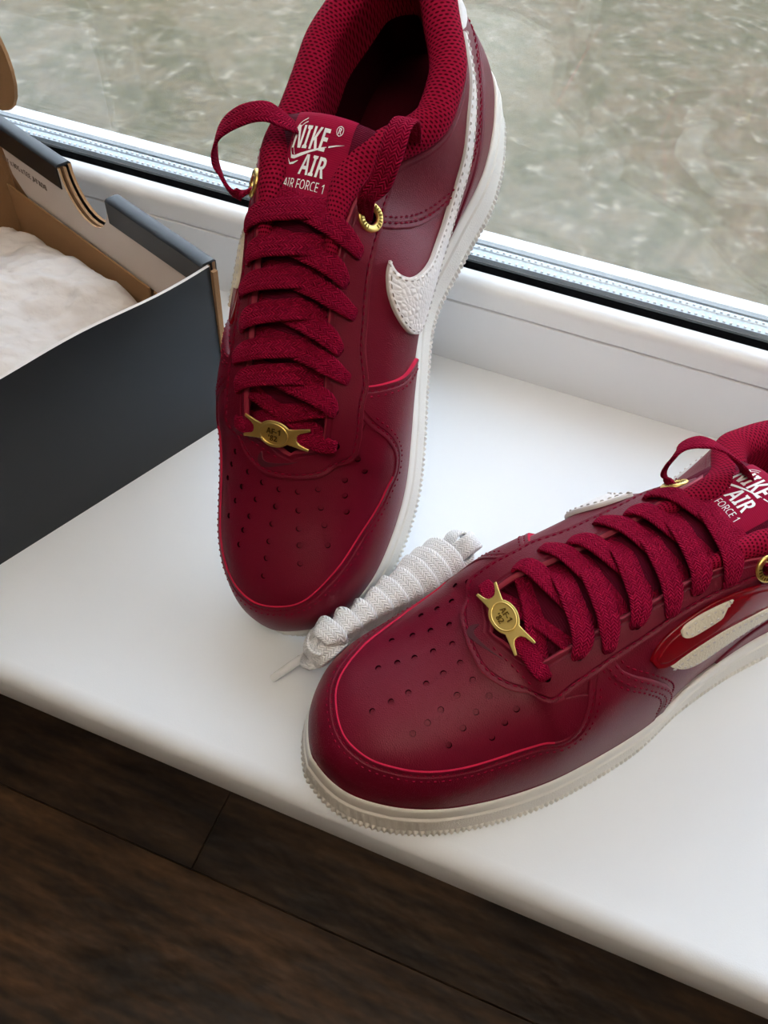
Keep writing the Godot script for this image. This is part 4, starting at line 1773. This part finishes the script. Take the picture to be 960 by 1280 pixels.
func laces(t: Node3D, left: bool) -> void:
	var he := 2.9
	var up := Vector3.UP
	var w := 9.4
	var th := 1.5
	var cross := func(a: Array, b2: Array, lift: float) -> void:
		var pts := []
		var ups := []
		var sa := signf(a[1])
		sn(a[0], a[1])
		var na := qn
		var away: Vector3 = (sp(a[0], 0.0, 0 if sa > 0 else 1) - qp).normalized()
		pts.append(qp - qn * 0.5 - away * 0.4)
		ups.append((na - away * 1.2).normalized())
		pts.append(qp + qn * (he + 1.1) + away * 0.6)
		ups.append((na - away * 0.4).normalized())
		var ea := sp(lerpf(a[0], b2[0], 0.2), 0.0, 0 if sa > 0 else 1)
		var eb := sp(lerpf(a[0], b2[0], 0.86), 0.0, 1 if sa > 0 else 0)
		pts.append(ea + up * (he + 2.0) - away * 0.5)
		ups.append((na + up).normalized())
		var mid := ea.lerp(eb, 0.5)
		pts.append(mid + up * (3.4 + lift))
		ups.append(up)
		var q3 := ea.lerp(eb, 0.8)
		pts.append(q3 + up * (1.8 + lift * 0.35))
		ups.append(up)
		sn(lerpf(a[0], b2[0], 0.92), b2[1])
		var nb := qn
		pts.append(eb - up * 1.7)
		ups.append((nb + up).normalized())
		pts.append(at(b2[0], b2[1], -2.6))
		ups.append(nb)
		put("shoelace", ribbon(pts, ups, w, th, M.lace, [0.42, 0.62, 0.95, 1.0, 1.0, 0.95, 0.7]), t)
	for k in range(0, 7):
		if k > 0:
			cross.call(EM[k], EL[k + 1], 0.3)
			cross.call(EL[k], EM[k + 1], 2.0)
		else:
			# under the first row the lace runs straight across and carries the tag
			pass
	# first row, over the eyestay, through the tag
	var A := at(EL[0][0], EL[0][1], 0)
	sn(EL[0][0], EL[0][1])
	var nA := qn
	var B := at(EM[0][0], EM[0][1], 0)
	sn(EM[0][0], EM[0][1])
	var nB := qn
	var c := (A + B) * 0.5
	var tagc := Vector3(211.8, 89.4, 0.8) if left else Vector3(210.8, 89.6, -6.0)
	var tn := Vector3(0.5, 0.866, 0.0)
	var dir := (B - A).normalized()
	var pts := [A - nA * 0.5, A + nA * (he + 1.4) + dir * 1.0, A + nA * (he + 2.2) + dir * 6.0, tagc - dir * 8 - tn * 2.0, tagc - tn * 2.6, tagc + dir * 8 - tn * 2.0, B + nB * (he + 2.2) - dir * 6.0, B + nB * (he + 1.4) - dir, B - nB * 0.5]
	var ups := [(nA - dir).normalized(), nA, (nA + up).normalized(), tn, tn, tn, (nB + up).normalized(), nB, (nB + dir).normalized()]
	put("shoelace", ribbon(pts, ups, 8.2, th, M.lace, [0.5, 0.7, 0.9, 0.75, 0.7, 0.75, 0.9, 0.7, 0.5]), t)
	# hidden diagonals from the first row to the second
	for pr in [[EL[0], EM[1]], [EM[0], EL[1]]]:
		var s := 0 if pr[0][1] > 0 else 1
		var ea := sp(pr[0][0], 0.0, s)
		var eb := sp(pr[1][0], 0.0, 1 - s)
		put("shoelace", ribbon([at(pr[0][0], pr[0][1], -2.4), ea - up * 1.8, ea.lerp(eb, 0.5) + up * (0.6 + s * 1.2), eb - up * 1.8, at(pr[1][0], pr[1][1], -2.4)], [up, up, up, up, up], 8.5, th, M.lace), t)
	lace_tag(t, tagc, (pts[6] - pts[2]).normalized())
	# loose ends tucked into the shoe
	var g1 := at(EM[7][0], EM[7][1], 0.5)
	sn(EM[7][0], EM[7][1])
	var gn := qn
	if left:
		put("shoelace", ribbon([g1, g1 + gn * 6 + Vector3(2, 0, 3), Vector3(128.5, 130, 15.5), Vector3(126, 136, 15.5), Vector3(121, 139, 12.5), Vector3(115, 138, 8), Vector3(107.5, 132, 3.5), Vector3(100.5, 124, -1), Vector3(96, 112, -4)],
			[Vector3(0.6, 0.2, 0.7), Vector3(0.6, 0.3, 0.7), Vector3(0.3, 0.3, 0.9), Vector3(0.2, 0.8, 0.6), Vector3(0, 1, 0.2), Vector3(-0.5, 1, 0.1), Vector3(-0.9, 0.6, 0), Vector3(-1, 0.5, 0), Vector3(-1, 0.2, 0)], 8.2, th, M.lace, [0.5, 0.7, 1, 1, 1, 1, 1, 1, 1]), t)
	else:
		put("shoelace", ribbon([g1, Vector3(121.5, 127, 14.5), Vector3(116.5, 132, 19.5), Vector3(108, 136.5, 21.7), Vector3(98.5, 137.5, 22.0), Vector3(92.5, 133, 22.2), Vector3(89, 121, 20), Vector3(88, 104, 17)],
			[Vector3(0.7, 0.3, 0.5), Vector3(0.7, 0.6, 0.1), Vector3(0.5, 0.9, 0.2), Vector3(0.2, 1, 0.2), Vector3(-0.4, 1, 0), Vector3(-1, 0.5, 0), Vector3(-1, 0.1, 0), Vector3(-1, 0, 0)], 9.0, th, M.lace, [0.55, 0.8, 1, 1, 1, 1, 1, 1]), t)
	var g2 := at(EL[7][0], EL[7][1], 0.5)
	if left:
		put("shoelace", ribbon([g2, g2 + Vector3(1, 6, -8), Vector3(116, 130, -46), Vector3(106, 136, -42), Vector3(98, 134, -34), Vector3(92, 120, -28)],
			[Vector3(0.4, 0.3, -0.8), Vector3(0.4, 0.5, -0.8), Vector3(0, 0.7, -0.7), Vector3(-0.2, 1, 0), Vector3(-0.6, 0.8, 0.2), Vector3(-1, 0.2, 0)], 8.4, th, M.lace, [0.55, 0.8, 1, 1, 1, 1]), t)
	else:
		put("shoelace", ribbon([g2, Vector3(125.5, 114.5, -44.0), Vector3(119.1, 117, -52.6), Vector3(113.8, 122, -54.3), Vector3(107.8, 128, -50.9), Vector3(103.4, 133, -41.9), Vector3(100.3, 134, -32.5), Vector3(99.2, 129, -27), Vector3(96, 118, -23.5), Vector3(90, 100, -20)],
			[Vector3(0.3, 0.3, -0.9), Vector3(0.5, 0.1, -0.9), Vector3(0.2, 0.2, -1), Vector3(0.1, 0.3, -1), Vector3(0.1, 0.7, -0.7), Vector3(0.1, 1, -0.1), Vector3(-0.1, 1, 0.3), Vector3(-0.4, 0.6, 0.7), Vector3(-0.8, 0.3, 0.6), Vector3(-1, 0.2, 0.3)], 8.6, th, M.lace, [0.55, 0.8, 1, 1, 1, 1, 1, 1, 1, 1]), t)


func lace_tag(t: Node3D, c: Vector3, dir: Vector3) -> void:
	# plate with an oval body and forked ends that hold the lace
	var e := dir
	var up := Vector3(0.5, 0.866, 0.0)
	var f := e.cross(up).normalized()
	up = f.cross(e).normalized()
	# seen from the toe the text runs from the viewer's left to right
	var out := PackedVector2Array()
	var half := []
	for k in 17:
		var a := PI / 2 - PI * k / 16.0 * 0.64
		half.append(Vector2(7.9 * cos(a), 5.7 * sin(a)))
	# right end: two prongs round a bay
	var right := [Vector2(15.2, 5.0), Vector2(15.4, 3.9), Vector2(11.6, 2.5), Vector2(10.3, 1.4), Vector2(10.0, 0.0), Vector2(10.3, -1.4), Vector2(11.6, -2.5), Vector2(15.4, -3.9), Vector2(15.2, -5.0)]
	var q := PackedVector2Array()
	for k in 9:
		var a := PI / 2 - 0.95 * k / 8.0
		q.append(Vector2(7.9 * cos(a), 5.7 * sin(a)))
	q.append(Vector2(9.0, 3.75))
	q.append_array(PackedVector2Array(right))
	q.append(Vector2(9.0, -3.75))
	for k in 9:
		var a := -PI / 2 + 0.95 * (8 - k) / 8.0
		q.append(Vector2(7.9 * cos(a), 5.7 * sin(a)))
	var poly := PackedVector2Array()
	for p in q:
		poly.append(p)
	for k in range(q.size() - 1, -1, -1):
		if absf(q[k].x) > 0.05:
			poly.append(Vector2(-q[k].x, q[k].y))
	var put3 := func(p: Vector2, h: float) -> Vector3:
		return c + e * p.x * 0.98 + f * p.y + up * (h - 0.010 * p.x * p.x)
	var b := MB.new()
	var sgn := -1.0 if Geometry2D.is_polygon_clockwise(poly) else 1.0
	var inner := PackedVector2Array()
	var n := poly.size()
	var nrm := []
	for k in n:
		var d := (poly[(k + 1) % n] - poly[(k + n - 1) % n]).normalized()
		nrm.append(Vector2(d.y, -d.x) * sgn)
		inner.append(poly[k] - nrm[k] * 0.25)
	for lev in [[0.0, 0.0, 0.0], [0.0, 0.7, 0.4], [0.25, 1.0, 1.0]]:
		for k in n:
			var p: Vector2 = poly[k] - nrm[k] * lev[0]
			b.add(G(put3.call(p, lev[1])), GN((e * nrm[k].x * (1.0 - lev[2]) + f * nrm[k].y * (1.0 - lev[2]) + up * lev[2]).normalized()))
	b.grid(n, 3, 0, true)
	for hh in [[1.0, 1.0], [0.0, -1.0]]:
		var tr := Geometry2D.triangulate_polygon(inner if hh[1] > 0 else poly)
		var base := b.v.size()
		for p in (inner if hh[1] > 0 else poly):
			b.add(G(put3.call(p, hh[0])), GN(up * hh[1]))
		for k in range(0, tr.size(), 3):
			b.tri(base + tr[k], base + tr[k + 1], base + tr[k + 2])
	# raised oval border
	var base := b.v.size()
	for k in 40:
		var a := TAU * k / 40.0
		for m in 6:
			var an := PI * m / 5.0
			var r := 0.33
			var o := Vector2(6.4 * cos(a), 4.6 * sin(a))
			var d := Vector2(cos(a) / 6.4, sin(a) / 4.6).normalized()
			b.add(G(put3.call(o + d * r * cos(an), 1.0 + r * sin(an) * 0.9)), GN((e * d.x * cos(an) + f * d.y * cos(an) + up * sin(an)).normalized()))
	for k in 40:
		for m in 5:
			var k2 := (k + 1) % 40
			b.quad(base + k * 6 + m, base + k2 * 6 + m, base + k2 * 6 + m + 1, base + k * 6 + m + 1)
	var plate := put("lace_tag", b.mesh(M.gold), t)
	# engraved lettering
	var tb := MB.new()
	for ln in [["AF-1", 0.1, 1.25, 3.3], ["'82", -0.2, -1.75, 3.3]]:
		var m := text(ln[0], ln[3], 0.4, true)
		var arr := m.surface_get_arrays(0)
		var vs: PackedVector3Array = arr[Mesh.ARRAY_VERTEX]
		var ix: PackedInt32Array = arr[Mesh.ARRAY_INDEX]
		base = tb.v.size()
		for v in vs:
			# the viewer stands at the toe: right is lateral-to-medial on the right shoe, reversed on the left
			var sx := 1.0 if mir < 0 else -1.0
			tb.add(G(put3.call(Vector2((v.x + ln[1]) * sx * (1.0 if e.z > 0 else -1.0), (v.y + ln[2]) * (-1.0 if f.x > 0 else 1.0)), 1.12 + v.z)), GN(up))
		for k in range(0, ix.size(), 3):
			tb.tri(base + ix[k], base + ix[k + 1], base + ix[k + 2])
	put("lettering", tb.mesh(M.dark_gold), plate)


# ---------------------------------------------------------------- spare laces
func lace_bundle() -> void:
	var t := thing("shoelace_bundle", "bundle of white spare laces wound round itself, resting between the two red sneakers", "shoelaces")
	# axis on the sill, millimetres
	var a := Vector3(-66.4, 35.5, -152.4)
	var z := Vector3(-29.0, 37.0, -219.2)
	var ax := (z - a).normalized()
	var side := ax.cross(Vector3.UP).normalized()
	var up := side.cross(ax)
	var L := a.distance_to(z)
	# core of folded laces
	for k in 5:
		var an := TAU * k / 5.0 + 0.4
		var o := side * cos(an) * 3.6 + up * sin(an) * 5.0
		put("folded_strand", ribbon([a - ax * 5 + o, a + ax * L * 0.5 + o * 1.05, z + ax * 5 + o], [up * sin(an) + side * cos(an), up * sin(an) + side * cos(an), up * sin(an) + side * cos(an)], 8.0, 2.2, M.white_lace, [], 3.0, false), t)
	# wraps: each turn slightly overlaps the next, leaning along the axis
	var turns := 9
	for k in turns:
		var c := a + ax * (L * (k + 0.35) / turns)
		var pts := []
		var ups := []
		for q in 21:
			var an := TAU * q / 20.0 * 1.04 - PI * 0.5
			var fr := (q / 20.0 - 0.5)
			var r := 1.0 + 0.035 * sin(k * 2.3) + 0.06 * (q / 20.0)
			var rk := lerpf(9.6, 11.6, k / float(turns))
			var d := side * cos(an) * rk * r + up * sin(an) * 13.0 * r
			pts.append(press(c + d + ax * (fr * 5.0 + 2.2 * cos(an) + rng.randf_range(-0.2, 0.2)), 4.2))
			ups.append((side * cos(an) * 1.0 + up * sin(an) - ax * 0.34).normalized())
		put("wrap", ribbon(pts, ups, 10.4, 2.1, M.white_lace, [], 1.8, false), t)
	# rounded fold of strands at the near end
	for f in [[0.0, 7.6, 0.7], [1.15, 9.0, -0.6], [2.2, 8.0, 0.4], [-1.0, 8.2, -0.3]]:
		var pts := []
		var ups := []
		var d := side * cos(f[0]) + up * sin(f[0])
		var e := side * -sin(f[0]) + up * cos(f[0])
		for q in 13:
			var an := -PI * 0.62 + PI * 1.24 * q / 12.0
			var o: Vector3 = d * sin(an) * f[1] - ax * (cos(an) * 10.5 - 2.0) + e * f[2] * 3.0
			pts.append(press(a + ax * 2.0 + o, 4.6))
			ups.append((d * sin(an) - ax * cos(an)).normalized())
		put("end_loop", ribbon(pts, ups, 9.2, 1.8, M.white_lace, [], 1.8, false), t)
	# two loops standing up at the far end
	for f in [[0.35, 10.0, 5.0, 5.0], [-0.7, 8.5, 7.0, 2.0], [1.5, 8.0, 4.0, 1.0]]:
		var pts := []
		var ups := []
		var d := (up * cos(f[0]) + side * sin(f[0]) + ax * 0.25).normalized()
		var c: Vector3 = z + ax * f[2] + d * f[3]
		for q in 17:
			var an := TAU * q / 16.0 * 0.84 - PI * 0.9
			var o: Vector3 = ax * cos(an) * f[1] * 0.8 + d * sin(an) * f[1]
			pts.append(press(c + o, 5.0))
			ups.append(o.normalized())
		put("end_loop", ribbon(pts, ups, 9.4, 1.8, M.white_lace, [], 1.6, false), t)
	# plastic tip of the lace end
	var tip0 := press(Vector3(-76.0, 18.0, -154.0), 3.4)
	put("lace_tail", ribbon([a + ax * 4.0 - up * 6.0, press(a - ax * 7.0 - up * 5.0, 4.0), tip0.lerp(a, 0.25), tip0, tip0 + (Vector3(-89, 2.4, -144.3) - tip0) * 0.15], [up, up, up, up, up], 8.5, 2.0, M.white_lace, [1.0, 1.0, 0.75, 0.42, 0.36], 1.6, false), t)
	var b := MB.new()
	var p0 := press(Vector3(-76.0, 18.0, -154.0), 3.4)
	var p1 := press(Vector3(-89.0, 2.4, -144.3), 3.0)
	var td := (p1 - p0).normalized()
	var s := td.cross(Vector3.UP).normalized()
	var u2 := s.cross(td)
	for r in [[0.0, 1.6], [0.15, 2.1], [0.9, 2.0], [0.98, 1.8], [1.0, 1.2]]:
		for k in 14:
			var an := TAU * k / 14.0
			var d := s * cos(an) + u2 * sin(an)
			b.add((p0.lerp(p1, r[0]) + d * r[1]) * 0.001, d)
	b.grid(14, 5, 0, true)
	var c := b.add(p1 * 0.001, td)
	for k in 14:
		b.tri(c, 4 * 14 + k, 4 * 14 + (k + 1) % 14)
	put("aglet", b.mesh(M.aglet), t)
